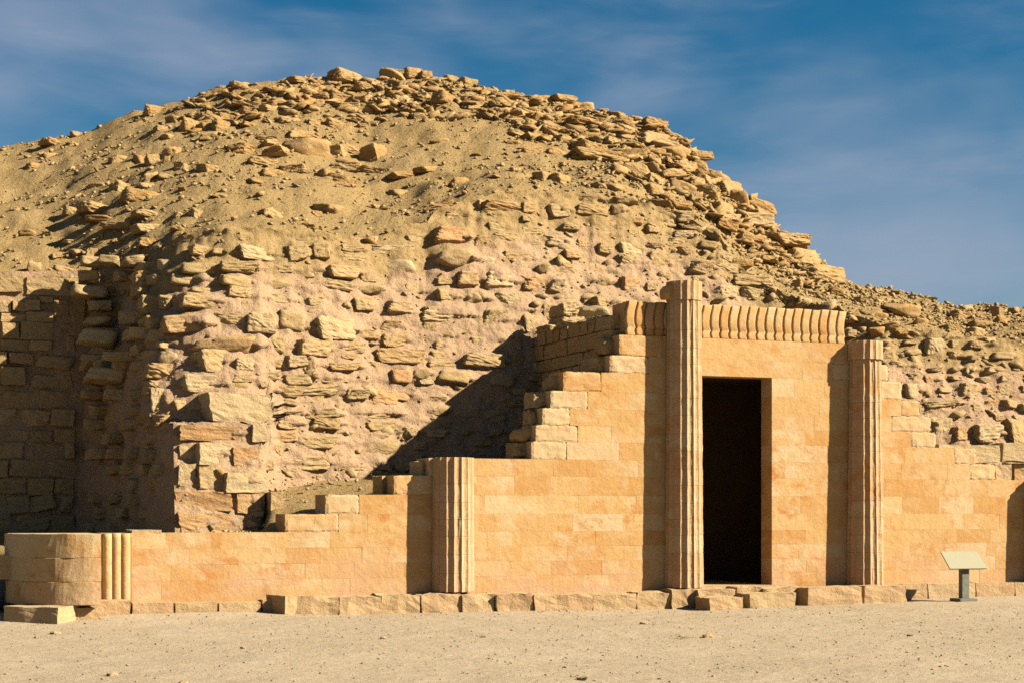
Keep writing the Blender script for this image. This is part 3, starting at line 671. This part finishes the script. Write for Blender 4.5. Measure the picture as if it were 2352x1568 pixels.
while k < extra:
    u = random.uniform(0, 2352); t = random.random(); v1, v2 = ip(u, TOP), ip(u, CREST); v = v1 + (v2 - v1) * t
    zone = (u > 1180 and u < 1800 and t > 0.45) or (480 < u < 1180 and t > 0.72) or random.random() < 0.04
    if not zone: continue
    w = random.uniform(16, 48); h = w * random.uniform(0.3, 0.6)
    if any(a - w * .3 < u < c + w * .3 and b - h * .3 < v < d + h * .3 for (a, b, c, d) in rocc): continue
    rock_at(u - w / 2, v - h / 2, u + w / 2, v + h / 2); rocc.append((u - w / 2, v - h / 2, u + w / 2, v + h / 2)); k += 1
# smaller broken slabs filling the craggy crest: joined
pts, szs = [], []
for k in range(4200):
    u = random.uniform(440, 1880); t = random.random() ** 0.6; v1, v2 = ip(u, TOP), ip(u, CREST)
    zone = (u > 1180 and t > 0.30 + 0.25 * (u < 1400)) or (u <= 1180 and t > 0.74)
    if not zone: continue
    v = v1 + (v2 - v1) * t; p = pt(u, v, y_slope(u, v)); d = mound_noise(p, t)
    s = 0.07 + 0.40 * random.random() ** 2.6; pts.append((p.x, p.y - d * 0.6, p.z + d * 0.8 - 0.02)); szs.append(s)
scatter_mesh('broken_slabs', pts, szs, cubesphere(2), M['rock'], mound, 0.36, 9)

# the long slab that juts from the crag against the sky
sl_p = pt(1795, 557, 8.2)
jut = place('rock', 'rock', 'rock', (sl_p.x, sl_p.y, sl_p.z), (1.25, 1.3, 0.36), (0.05, -0.02, 0.25), None, 4)
tag(jut, 'long tan rock slab jutting from the steep end of the mound crest', 'rock')

# ================================================================== DRESSED FACADE
LV = [0.30, 0.545, 0.79, 1.035, 1.283, 1.57, 1.88, 2.195, 2.48, 2.775, 3.05, 3.335, 3.625, 3.955, 4.25, 4.60]
LEFT = [300, 300, 300, 300, 655, 748, 905, 985, 1221, 1231, 1246, 1265, 1294, 1401, 1423]
RIGHT = [2480] * 7 + [2287, 2242, 2150, 2138, 2113, 2072, 2040, 2010]
DOOR = (xw(1612.5), xw(1773)); DOOR_TOP = 3.955; SILL = 0.345
fac = thing('temple_facade', (xw(1690), 0, 0.0), 'restored stepped limestone facade with fluted engaged columns around a tall dark doorway', 'facade')
def box_mesh(name, x0, x1, y0, y1, z0, z1, ch=0.008, jit=0.004, seed=0, warp=0.0):
    """block with a chamfered, slightly uneven front (towards -y)"""
    r = random.Random(seed)
    vs_ = []
    def J(s=1.0): return r.uniform(-jit, jit) * s
    gs = 0.22 if warp < 0.005 else 0.045; nxx = max(1, int((x1 - x0) / gs)); nzz = max(1, int((z1 - z0) / (gs * .7)))
    # outer ring grid: back edge ring, front ring, inset front grid
    xs = [x0 + (x1 - x0) * i / nxx for i in range(nxx + 1)]; zs = [z0 + (z1 - z0) * i / nzz for i in range(nzz + 1)]
    W = nxx + 1
    for z in zs:
        for x in xs:
            ex = x in (xs[0], xs[-1]); ez = z in (zs[0], zs[-1])
            xx = x + (ch if x == xs[0] else -ch if x == xs[-1] else 0) * 1.0 + J(.5); zz = z + (ch if z == zs[0] else -ch if z == zs[-1] else 0) + J(.5)
            yy = y0 + J() + (warp * r.random() if (ex or ez) else 0) + (warp * 2.2 * r.random() if ex and ez else 0) + (0.010 * noise.noise(Vector((x * 7, z * 9, seed))) if warp > .005 else 0)
            vs_.append((xx, yy, zz))
    fs = [(j * W + i, j * W + i + 1, (j + 1) * W + i + 1, (j + 1) * W + i) for j in range(nzz) for i in range(nxx)]
    per = [(i, 0) for i in range(nxx)] + [(nxx, j) for j in range(nzz)] + [(i, nzz) for i in range(nxx, 0, -1)] + [(0, j) for j in range(nzz, 0, -1)]
    n0 = len(vs_)
    for (i, j) in per: vs_.append((xs[i], y0 + ch * 1.2 + abs(J()), zs[j]))
    n1 = len(vs_)
    for (i, j) in per: vs_.append((xs[i], y1, zs[j]))
    m_ = len(per)
    for k in range(m_):
        a, b = per[k], per[(k + 1) % m_]; k2 = (k + 1) % m_
        fs.append((a[1] * W + a[0], n0 + k, n0 + k2, b[1] * W + b[0]))
        fs.append((n0 + k, n1 + k, n1 + k2, n0 + k2))
    fs.append(tuple(n1 + k for k in range(m_)))
    return mesh(name, vs_, fs)
# backing behind the joints (one mesh), then the blocks on it
bv, bf = [], []
def add_box(bv, bf, x0, x1, y0, y1, z0, z1):
    n = len(bv); bv += [(x0, y0, z0), (x1, y0, z0), (x1, y1, z0), (x0, y1, z0), (x0, y0, z1), (x1, y0, z1), (x1, y1, z1), (x0, y1, z1)]
    bf += [(n, n + 3, n + 2, n + 1), (n + 4, n + 5, n + 6, n + 7), (n, n + 1, n + 5, n + 4), (n + 1, n + 2, n + 6, n + 5), (n + 2, n + 3, n + 7, n + 6), (n + 3, n, n + 4, n + 7)]
blocks = []
prevj = []
LINT = (xw(1600), xw(1843))
for k in range(15):
    z0, z1 = LV[k], LV[k + 1]; xl, xr = xw(LEFT[k]), xw(RIGHT[k])
    spans = [(xl, xr)]
    if z0 < DOOR_TOP - 0.01: spans = [(xl, DOOR[0]), (DOOR[1], xr)]
    elif k in (13, 14): spans = [(xl, LINT[0]), (LINT[0], LINT[1]), (LINT[1], xr)]
    joints = []
    for (a, b) in spans:
        if (a, b) == LINT: blocks.append((a, b, z0, z1, k)); continue
        x = a; cut = [a]
        while b - x > 0.95:
            L_ = random.uniform(0.42, 0.98)
            nxt = x + L_
            for pj in prevj:
                if abs(nxt - pj) < 0.12: nxt += 0.17
            if b - nxt < 0.3: break
            cut.append(nxt); x = nxt
        cut.append(b); joints += cut[1:-1]
        for i in range(len(cut) - 1): blocks.append((cut[i], cut[i + 1], z0, z1, k))
        add_box(bv, bf, a + 0.03, b - 0.03, 0.012, 0.37, z0 + (0.0 if k else 0.0), z1 - (0.02 if True else 0))
    prevj = joints
backing = link('wall', mesh('wall_backing', bv, bf), M['core'], fac)
for i, (a, b, z0, z1, k) in enumerate(blocks):
    step = (k >= 4 and abs(a - xw(LEFT[k])) < 1e-6) or (k >= 7 and abs(b - xw(RIGHT[k])) < 1e-6)
    g = 0.0003
    off = random.choice((0, 0, 0, 0.0008, -0.0008, 0.003 if random.random() < .12 else 0))
    me = box_mesh('block', a + g, b - g, off, 0.66 if step else 0.38 if abs(a - DOOR[1]) < 1e-6 or abs(b - DOOR[0]) < 1e-6 or z0 > 3.9 else 0.30, (z0 if k else 0.20 if a > xw(640) else 0.10) + g * .7, z1 - g * .7, 0.0009 if not step else 0.006, 0.0010, i, 0.0012 if not step else 0.014)
    link('block', me, M['pale'] if step and random.random() < 0.6 or random.random() < 0.06 else M['facade'], backing)
# worn, set-back stones at the ends of the steps (the rough core just behind each facing block)
for k in range(8, 15):
    x1 = xw(LEFT[k]); w = random.uniform(0.10, 0.26)
    o = place('stone', 'stone', 'rubble', (x1 - w / 2 + 0.05, 0.45, (LV[k] + LV[k + 1]) / 2), (w + 0.12, 0.5, (LV[k + 1] - LV[k]) * 0.98), (0, 0, random.gauss(0, .06)), backing)

# ---- frieze of upright leaf shapes along the top
FZ0, FZ1 = 4.60, 5.19
fbv, fbf = [], []
add_box(fbv, fbf, xw(1441) + .01, xw(1945), 0.10, 0.64, FZ0, FZ1 - 0.02)
frieze = link('frieze', mesh('frieze_back', fbv, fbf), M['facade'], fac)
LEAF = [(0.00, 0.030), (0.03, 0.034), (0.13, 0.036), (0.20, 0.020), (0.235, 0.010), (0.27, 0.020), (0.36, 0.046), (0.5, 0.052), (0.7, 0.038), (0.88, 0.018), (0.97, 0.0), (1.0, -0.02)]
SH = [(0.0, 0.0), (0.15, 0.018), (0.24, -0.008), (0.33, 0.016), (0.6, 0.022), (1.0, -0.035)]
def leaf_mesh(w, h, top_cut):
    vs_, fs = [], []; NX = 10
    for (t, d) in LEAF:
        for i in range(NX + 1):
            s = (i / NX * 2 - 1); s = math.copysign(abs(s) ** 0.4, s)
            shx = -ip(t, SH) * 1.3
            prof = max(0.0, 1 - abs(s) ** 14)
            vs_.append((s * w / 2 * 0.985 + shx, 0.10 - (0.055 + d * .5) * (0.10 + 0.90 * prof), t * h * top_cut))
    n = len(LEAF)
    fs += [(j * (NX + 1) + i, j * (NX + 1) + i + 1, (j + 1) * (NX + 1) + i + 1, (j + 1) * (NX + 1) + i) for j in range(n - 1) for i in range(NX)]
    b0 = len(vs_)
    for i in range(NX + 1): vs_.append((vs_[(n - 1) * (NX + 1) + i][0], 0.30, h * top_cut))
    fs += [((n - 1) * (NX + 1) + i, (n - 1) * (NX + 1) + i + 1, b0 + i + 1, b0 + i) for i in range(NX)]
    c0 = len(vs_)
    for i in range(NX + 1): vs_.append((vs_[i][0], 0.30, 0.0))
    fs += [(i + 1, i, c0 + i, c0 + i + 1) for i in range(NX)]
    for e in (0, NX):
        ring = [j * (NX + 1) + e for j in range(n)] + [b0 + e, c0 + e]
        fs.append(ring if e else ring[::-1])
    return mesh('leaf_shape', vs_, fs, True)
xs0, xs1 = xw(1441), xw(1945); nl = 24; pitch = (xs1 - xs0) / nl
LM = [leaf_mesh(pitch * 0.97, FZ1 - FZ0, c) for c in (1.0, 0.99, 0.975)]
for m_ in LM: m_.materials.append(M['facade'])
for i in range(nl):
    o = link('frieze_leaf', LM[i % 3], None, frieze); o.location = (xs0 + pitch * (i + .5), 0, FZ0)

# ---- fluted engaged columns
def column(u_c, r0, r1, ztop, cap, yc=-0.08, zb=0.31, cap_out=0.035, label=None):
    x = xw(u_c, yc)
    NF, SEG = 17, 10
    zs_ = [zb]; 
    while zs_[-1] < ztop - cap - 0.25: zs_.append(zs_[-1] + random.uniform(0.27, 0.31))
    zs_[-1] = ztop - cap if len(zs_) > 1 else ztop
    if cap == 0: zs_[-1] = ztop
    def rad(z): return r0 + (r1 - r0) * (z - zb) / (ztop - zb)
    def ring(z, extra, fl, ra):
        out_ = []
        for i in range(NF * SEG):
            ph = 2 * math.pi * i / (NF * SEG); q = (i % SEG) / SEG
            r_ = rad(z) + extra - fl * math.sin(math.pi * q) ** 0.8 * rad(z) * 0.09 * (0.55 + 0.45 * min(1.0, 1.2 + noise.noise(Vector((i * 0.31, z * 2.1, u_c))) * 1.6)) + ra
            out_.append((x + r_ * math.cos(ph), yc + r_ * math.sin(ph), z))
        return out_
    root = None
    def drum(za, zb_, extra, fl, nm, parent):
        vs_, fs = [], []; n = NF * SEG
        g = 0.004
        g = 0.0025; levels = [(za + g * .4, -g), (za + g * 2, 0)] + [(za + (zb_ - za) * q_, 0) for q_ in (.25, .5, .75)] + [(zb_ - g * 2, 0), (zb_ - g * .4, -g)]
        ra = random.uniform(-.002, .002)
        for (z, e) in levels: vs_ += ring(z, extra + e, fl, ra)
        for j in range(len(levels) - 1):
            for i in range(n): fs.append((j * n + i, j * n + (i + 1) % n, (j + 1) * n + (i + 1) % n, (j + 1) * n + i))
        fs.append(tuple(range(n))[::-1]); fs.append(tuple((len(levels) - 1) * n + i for i in range(n)))
        # weathered nicks
        vs_ = [(a + 0.0045 * noise.noise(Vector((a * 8, b * 8, c * 5))) + .0035 * noise.noise(Vector((a * 21, b * 21, c * 12))), b + 0.0045 * noise.noise(Vector((a * 8, b * 8, c * 5 + 7))) + .0035 * noise.noise(Vector((a * 21, b * 21, c * 12 + 4))), c) for (a, b, c) in vs_]
        return link(nm, mesh(nm, vs_, fs), M['column'], parent)
    first = drum(zs_[0], zs_[1], 0, 1.0, 'column', fac)
    for a, b in zip(zs_[1:-1], zs_[2:]): drum(a, b, 0, 1.0, 'drum', first)
    if cap: drum(ztop - cap, ztop, cap_out, 0.8, 'capital', first)
    return first, x
c0_, c0x = column(1041, 0.345, 0.335, 2.485, 0)
c1_, c1x = column(1571, 0.335, 0.295, 5.53, 0.33, cap_out=0.012)
c2_, c2x = column(1987, 0.345, 0.285, 4.64, 0.33, cap_out=0.03, zb=0.30)
c3_, c3x = column(2394, 0.345, 0.32, 2.22, 0)
# side leaf pendant of the tall capital
o = place('pendant_leaf', 'stone', 'facade', (c1x - 0.30, -0.04, 5.37), (0.20, 0.30, 0.30), (0, 0, 0.1), c1_, 3)

# ---- core masonry behind the facing, rising to the mound, with a rough small-stone return
core_v, core_f = [], []
xc = xw(1423) + 0.02
add_box(core_v, core_f, xc, DOOR[0] - 1.41, 0.60, 4.2, 1.6, 4.92)
add_box(core_v, core_f, DOOR[0] - 1.42, DOOR[1] + 1.54, 0.39, 4.2, 4.22, 4.90)
add_box(core_v, core_f, DOOR[1] + 1.56, xw(2005, .5), 0.40, 3.6, 0.2, 4.45)
core = link('core_wall', mesh('core_wall', core_v, core_f), M['mortar'], fac)
z = 4.97; row = 0
while z > 3.1:
    h = random.uniform(0.20, 0.29); y = 0.30
    while y < 3.55:
        w = random.uniform(0.28, 0.62)
        place('stone', 'ashlar', 'rubble', (xc + 0.10, y + w / 2, z - h / 2), (0.34, w * 0.97, h * 0.97), (random.gauss(0, .03), 0, random.gauss(0, .04)), core)
        y += w
    z -= h
# capping slabs and the stub that stands on them
y = 0.7
for k, w in enumerate((0.62, 0.8, 0.9, 0.75)):
    place('stone', 'stone', 'rubble_pale', (xc + 0.35, y + w / 2, 4.96 + 0.02 * k), (0.95, w * 0.98, 0.14), (0, 0.02, random.gauss(0, .03)), core); y += w
for (ua, va, ub, vb, yy, mt) in ((1283, 726, 1345, 757, 3.0, 'rubble'), (1286, 697, 1342, 728, 3.05, 'rubble'), (1345, 700, 1425, 735, 3.3, 'rubble_pale'), (1348, 732, 1400, 757, 2.4, 'rubble_pale'), (1398, 728, 1440, 757, 1.6, 'rubble_pale'), (1402, 748, 1428, 772, .7, 'rubble')):
    a, b = pt(ua, vb, yy), pt(ub, va, yy)
    place('stone', 'stone', mt, ((a.x + b.x) / 2, yy + 0.3, (a.z + b.z) / 2), (b.x - a.x, 0.75, b.z - a.z), (0, 0, random.gauss(0, .05)), core)

# ---- passage behind the doorway
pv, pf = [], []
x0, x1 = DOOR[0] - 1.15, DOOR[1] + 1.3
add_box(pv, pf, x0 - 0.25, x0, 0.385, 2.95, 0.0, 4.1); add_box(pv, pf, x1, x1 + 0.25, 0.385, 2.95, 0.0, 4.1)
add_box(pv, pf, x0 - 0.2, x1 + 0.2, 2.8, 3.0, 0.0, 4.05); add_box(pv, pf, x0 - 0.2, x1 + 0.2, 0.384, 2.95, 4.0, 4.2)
link('passage', mesh('passage', pv, pf), M['shade_in'], fac)
sv, sf = [], []
add_box(sv, sf, DOOR[0] - 0.02, DOOR[1] + 0.02, -0.10, 2.78, 0.02, SILL - 0.02)
link('threshold', mesh('threshold', sv, sf), M['plinth'], fac)

# ---- plinth of rough stones
def rough_box(name, x0, x1, y0, y1, z0, z1, mat, parent, seed, am=0.025, rotz=0.0):
    r = random.Random(seed); D_, F_ = CS7
    P8 = np.clip(D_ * 1.9, -1, 1)                          # cube with softened edges
    c = np.array([(x0 + x1) / 2, (y0 + y1) / 2, (z0 + z1) / 2]); h = np.array([(x1 - x0) / 2, (y1 - y0) / 2, (z1 - z0) / 2])
    V = P8 * h
    for i in range(len(V)):
        q = Vector(V[i] + c) * 3.2
        nn = np.array([noise.noise(q + Vector((seed, 0, 0))), noise.noise(q + Vector((0, seed, 0))), noise.noise(q + Vector((0, 0, seed)))])
        q2 = q * 3.0
        V[i] = V[i] + am * nn + am * 0.5 * np.array([noise.noise(q2), noise.noise(q2 + Vector((9, 0, 0))), noise.noise(q2 + Vector((0, 9, 0)))])
    cs, sn = math.cos(rotz), math.sin(rotz)
    V = np.stack([V[:, 0] * cs - V[:, 1] * sn, V[:, 0] * sn + V[:, 1] * cs, V[:, 2]], 1) + c
    return link(name, mesh(name, V, F_, False), mat, parent)
CS7 = cubesphere(7)
def smooth_angle(o):
    o.data.polygons.foreach_set('use_smooth', [True] * len(o.data.polygons))
PB = [672, 779, 877, 966, 1060, 1138, 1226, 1362, 1462, 1541, 1600, 1690, 1752, 1860]
first = None
for i in range(len(PB) - 1):
    yf = -0.50 + random.uniform(-.10, .07); xa, xb = xw(PB[i], yf), xw(PB[i + 1], yf)
    zt = 0.295 + random.uniform(-.055, .015) + (0.02 if PB[i] > 1600 else 0)
    o = rough_box('plinth' if first is None else 'stone', xa + random.uniform(.004, .03), xb - random.uniform(.004, .025), yf, 0.02, -0.12, zt, M['plinth'], fac if first is None else first, i + 1, 0.036)
    if first is None: first = o
# lower footing further left and right, mostly buried in sand
FT = [(172, 300, -0.42, .235), (303, 400, -0.36, .19), (402, 500, -0.34, .175), (502, 600, -0.3, .165), (604, 668, -0.28, .2), (2045, 2130, -0.30, .27), (2132, 2240, -0.30, .265), (2242, 2330, -0.28, .27), (2332, 2440, -0.28, .26)]
for i, (ua, ub, yf, zt) in enumerate(FT):
    rough_box('stone', xw(ua, yf) + .006, xw(ub, yf) - .006, yf, 0.02, -0.1, zt + .04, M['plinth'], first, 30 + i, 0.016)
# stone bases under the right-hand column
o = rough_box('column_base', xw(1986, -.75), xw(2078, -.7), -0.74, 0.02, -0.05, 0.31, M['plinth'], first, 51, 0.03)

# loose foundation blocks lying before the doorway
def loose(ua, ub, yf, dp, zt, seed, label, rot=0.0, name='stone_block', mat='plinth'):
    xa, xb = xw(ua, yf), xw(ub, yf)
    c = ((xa + xb) / 2, yf + dp / 2, 0)
    o = rough_box(name, xa - c[0], xb - c[0], -dp / 2, dp / 2, -0.06, zt, M[mat], None, seed, 0.028, rot)
    o.location = (c[0], c[1], gz(c[0], c[1]))
    return tag(o, label, 'stone block', 'loose blocks at the foot of the facade')
loose(1628, 1707, -1.12, 0.50, 0.20, 61, 'squat pale stone block on the sand left of the doorway foot, before the tall column', 0.05)
loose(1722, 1826, -1.05, 0.52, 0.24, 62, 'long pale stone block lying on the sand below the right door jamb', 0.03)
loose(1855, 1980, -0.86, 0.62, 0.30, 63, 'large squared pale block beside the base of the right fluted column', 0.02)
loose(640, 676, -0.62, 0.55, 0.27, 64, 'small dark-sided block at the left end of the rough plinth', 0.3)

# ================================================================== LOW ROUNDED BASTION
bas = thing('rounded_bastion', (3.3, -0.3, 0.2), 'low rounded limestone bastion with three upright roll mouldings beside it', 'bastion')
cx, cy, rad_ = 3.5, 0.12, 1.22
def plan(off=0.0):
    P = [(cx, 0.5)]; 
    P.append((cx, cy - rad_ - off + 0.02)); 
    for i in range(33):
        ph = math.pi / 2 * i / 32
        P.append((cx - (rad_ + off) * math.sin(ph), cy - (rad_ + off) * math.cos(ph)))
    P.append((cx - rad_ - off, 0.5))
    return P
BZ = [0.25, 0.585, 0.935, 1.285]
def wedge(za, zb_, off, nm, parent, i0=0, i1=None, seed=0):
    P = plan(off); n = len(P)
    vs_, fs = [], []
    lev = [za + .0015, za + .006, (za + zb_) / 2, zb_ - .006, zb_ - .0015]; ins = [-.004, 0, 0, 0, -.004]
    for z, e in zip(lev, ins):
        for (a, b) in plan(off + e):
            q = Vector((a * 4, b * 4, z * 4 + seed)); k = 0.012 * noise.noise(q) + 0.006 * noise.noise(q * 3)
            vs_.append((a + k, b + k * .7, z + (0.012 * noise.noise(q * 1.3) if z in (lev[0], lev[-1]) and (za < .3 or zb_ > 1.2) else 0)))
    for j in range(len(lev) - 1):
        for i in range(n): fs.append((j * n + (i + 1) % n, j * n + i, (j + 1) * n + i, (j + 1) * n + (i + 1) % n))
    fs.append(tuple(range(n))); fs.append(tuple((len(lev) - 1) * n + i for i in range(n))[::-1])
    me = mesh(nm, vs_, fs); 
    return link(nm, me, M['weather'], parent)
for k in range(3): wedge(BZ[k], BZ[k + 1], random.uniform(-.004, .004), 'course', bas, seed=k)
# block course sticking out on the shaded left, and the slab the bastion stands on
rough_box('block', cx - rad_ - 0.22, cx - rad_ + 0.3, -0.1, 0.5, 0.60, 0.95, M['weather'], bas, 71, .015)
fo = rough_box('footing', -0.42, 0.42, -0.34, 0.34, -0.14, 0.145, M['plinth'], bas, 72, .02, 0.0)
pf_ = pt(96, 1410, -1.0)
fo.rotation_euler = (0, 0, R(-33)); fo.location = (xw(96, -0.93), -0.93, 0.10)
fo.matrix_parent_inverse = Matrix.Translation(-bas.location)
rough_box('footing', xw(175, -1.0) - 0.15, xw(232, -1.0) + .05, -0.95, 0.1, -0.1, 0.20, M['plinth'], bas, 73, .02)
# roll mouldings
def roll(xc_, yc_, r_, z0, z1):
    vs_, fs = [], []; n = 20; zz = [z0 + (z1 - z0) * i / 14 for i in range(15)]
    for z in zz:
        for i in range(n):
            ph = 2 * math.pi * i / n; k = 0.004 * noise.noise(Vector((xc_ * 9, ph, z * 5)))
            vs_.append((xc_ + (r_ + k) * math.cos(ph), yc_ + (r_ + k) * math.sin(ph), z))
    for j in range(14):
        for i in range(n): fs.append((j * n + i, j * n + (i + 1) % n, (j + 1) * n + (i + 1) % n, (j + 1) * n + i))
    fs.append(tuple(range(n))[::-1]); fs.append(tuple(14 * n + i for i in range(n)))
    me = mesh('roll', vs_, fs, True); return link('roll_moulding', me, M['facade'], bas)
for uu in (247, 267.5, 288): roll(xw(uu, -0.06), -0.05, 0.074, 0.22, 1.275 + random.uniform(-.01, .01))
kv, kf = [], []; add_box(kv, kf, xw(232, 0), xw(303, 0), 0.0, 0.55, 0.1, 1.28)
link('recess', mesh('recess', kv, kf), M['core'], bas)
# pale worn cap along the low wall
rough_box('cap', xw(300) + .02, xw(372), 0.0, 0.6, 1.27, 1.325, M['plinth'], bas, 75, .012)

# ---- pieces standing on the terrace behind the low wall
def tblock(ua, ub, va, vb, y0, dp, seed, label, mat='plinth', rot=0.0):
    a, b = pt(ua, vb, y0), pt(ub, va, y0); c = ((a.x + b.x) / 2, y0 + dp / 2, a.z)
    o = rough_box('stone_block', a.x - c[0], b.x - c[0], -dp / 2, dp / 2, -0.05, b.z - a.z, M[mat], None, seed, 0.02, rot)
    o.location = c
    return tag(o, label, 'stone block', 'blocks on the sandy terrace')
tblock(622, 652, 1128, 1190, 1.25, 0.45, 81, 'upright narrow tan stone standing where the rubble corner meets the terrace', 'rubble')
tblock(960, 988, 1058, 1088, 0.20, 0.35, 82, 'small grey boulder perched on the wall step beside the short fluted column', 'rubble_pale', 0.3)
tblock(872, 908, 1092, 1132, 0.42, 0.35, 83, 'two-toned rough stone on the step behind the wall, left of the short column', 'rubble', 0.2)
pts, szs = [], []
for k in range(420):
    u = random.uniform(415, 980); w = random.random(); y = 0.7 + w * (y_face(u, ip(u, BASE) - 3) - 0.75)
    zb = pt(u, ip(u, BASE), y_face(u, ip(u, BASE) - 2)).z + .1; z0 = ip(u, TZ); z = z0 + (zb - z0) * w ** 0.8
    pts.append((pt(u, 1200, y).x, y, z + 0.02)); szs.append(0.02 + 0.10 * random.random() ** 4)
scatter_mesh('terrace_gravel', pts, szs, CS2, M['pebble'], terrace, 0.6, 12)

# big squared blocks resting on the low right-hand wall top
def rblock(ua, ub, va, vb, y0, dp, seed, label, mat='rubble_pale'):
    a, b = pt(ua, vb, y0), pt(ub, va, y0); c = ((a.x + b.x) / 2, y0 + dp / 2, a.z)
    o = rough_box('stone_block', a.x - c[0], b.x - c[0], -dp / 2, dp / 2, 0.0, b.z - a.z, M[mat], None, seed, 0.025, 0)
    o.location = c
    return tag(o, label, 'stone block', 'blocks on the right wall steps')
rblock(2158, 2296, 1022, 1060, 0.30, 0.5, 91, 'long flat pale block laid along the right wall top, beside the gap')
rblock(2304, 2400, 1018, 1058, 0.35, 0.5, 92, 'pale block at the end of the right wall top, beyond the gap')
rblock(2286, 2322, 1066, 1106, 0.12, 0.4, 93, 'small upright squared block on the lowest right wall step', 'plinth')
rblock(2330, 2420, 1064, 1106, 0.45, 0.4, 94, 'shaded block set back on the lowest right wall step', 'rubble')

# ================================================================== SIGN
sx, sy = xw(2214, -1.0), -1.0; sz = gz(sx, sy)
sign = thing('information_sign', (sx, sy, sz), 'slanted pale blank information panel on a short grey post before the wall', 'sign')
def sbox(nm, x0, x1, y0, y1, z0, z1, mat, parent, bev=0.006):
    v, f = [], []; add_box(v, f, x0, x1, y0, y1, z0, z1); o = link(nm, mesh(nm, v, f), mat, parent)
    m_ = o.modifiers.new('bevel', 'BEVEL'); m_.width = bev; m_.segments = 2
    return o
sbox('post', sx - 0.075, sx + 0.075, sy - 0.055, sy + 0.055, sz + 0.045, sz + 0.63, M['steel'], sign)
sbox('base_plate', sx - 0.19, sx + 0.17, sy - 0.16, sy + 0.16, sz - 0.02, sz + 0.045, M['steel'], sign)
v = []; 
for (dz, dy) in ((0, 0),):
    for t_ in (0.0, 0.022):
        for (px, py, pz) in ((-.385, -.14, .575), (.385, -.14, .575), (.385, .14, .865), (-.385, .14, .865)):
            v.append((sx + px, sy + py + t_ * 0.72, sz + pz - t_ * 0.70))
f = [(0, 1, 2, 3), (7, 6, 5, 4), (0, 4, 5, 1), (1, 5, 6, 2), (2, 6, 7, 3), (3, 7, 4, 0)]
o = link('panel', mesh('panel', v, f), M['panel'], sign)

# ================================================================== GROUND LITTER
pts, szs = [], []
for k in range(11000):
    Z = 15.0 + 14.5 * random.random() ** 0.8; a = random.uniform(-0.31, 0.31)
    x = Z * (ST + a * CT); y = -DIST + Z * (CT - a * ST)
    if y > -0.6: continue
    s = 0.005 + 0.04 * random.random() ** 7
    if -1.6 < y: s *= 1.3
    pts.append((x, y, gz(x, y) + s * 0.12)); szs.append(s)
scatter_mesh('gravel', pts, szs, CS2, M['pebble'], None, 0.42, 21)
tag(bpy.data.objects['gravel'], 'fine gravel strewn over the sandy court', 'gravel', kind='stuff')
# a few single stones one can pick out
for (u, v, s, lab) in ((128, 1458, .11, 'loose stone on the sand just before the slab under the rounded bastion'),
        (258, 1548, .09, 'small stone on open sand well before the three roll mouldings'), (1112, 1460, .06, 'small stone on the sand out from the foot of the short fluted column'),
        (1176, 1446, .05, 'tiny stone near the plinth, a little right of the short fluted column'), (880, 1465, .08, 'small stone on the sand before the plinth, left of the short fluted column'),
        (1340, 1558, .12, 'dark flat stone far out on the sand, between short column and doorway'), (420, 1566, .08, 'small stone far out on the sand before the low wall'),
        (560, 1488, .07, 'small stone on the sand near the left end of the rough plinth'), (1478, 1432, .09, 'pale stone at the plinth foot left of the tall fluted column'),
        (2090, 1458, .07, 'small stone on the sand out from the information sign')):
    Z = FOC * EYE / (v - HV); a = (u - CU) / FOC; x = Z * (ST + a * CT); y = -DIST + Z * (CT - a * ST)
    o = place('pebble', 'rock', 'pebble', (x, y, gz(x, y) + s * .14), (s * 1.3, s, s * .5), (0, 0, random.uniform(0, 6)), None)
    tag(o, lab, 'stone', 'small stones on the sand')
# dry twig and clod on the sand
Z = FOC * EYE / (1464 - HV); a = (1597 - CU) / FOC; tx, ty = Z * (ST + a * CT), -DIST + Z * (CT - a * ST)
tv, tf = [], []
def tube(p, q, r_):
    d = (Vector(q) - Vector(p)); L_ = d.length; d.normalize(); s1 = d.orthogonal().normalized(); s2 = d.cross(s1); n = len(tv)
    for (c, rr) in ((p, r_), (q, r_ * .6)):
        for i in range(5):
            an = 2 * math.pi * i / 5; tv.append(tuple(Vector(c) + (s1 * math.cos(an) + s2 * math.sin(an)) * rr))
    for i in range(5): tf.append((n + i, n + (i + 1) % 5, n + 5 + (i + 1) % 5, n + 5 + i))
for k in range(26):
    p = Vector((tx + random.uniform(-.28, .05), ty + random.uniform(-.06, .06), gz(tx, ty) + random.uniform(.005, .035)))
    q = p + Vector((random.uniform(-.10, .12), random.uniform(-.06, .06), random.uniform(-.01, .04)))
    tube(p, q, random.uniform(.003, .006))
tw = link('dry_twig', mesh('dry_twig', tv, tf), M['twig']); tag(tw, 'little tangle of dry twigs lying on the sand before the door', 'twig')
o = place('clod', 'rock', 'rock', (tx + 0.17, ty - .03, gz(tx, ty) + .02), (.17, .1, .06), (0, 0, .2), None, 2); tag(o, 'dark flat clod next to the dry twigs on the sand', 'stone')
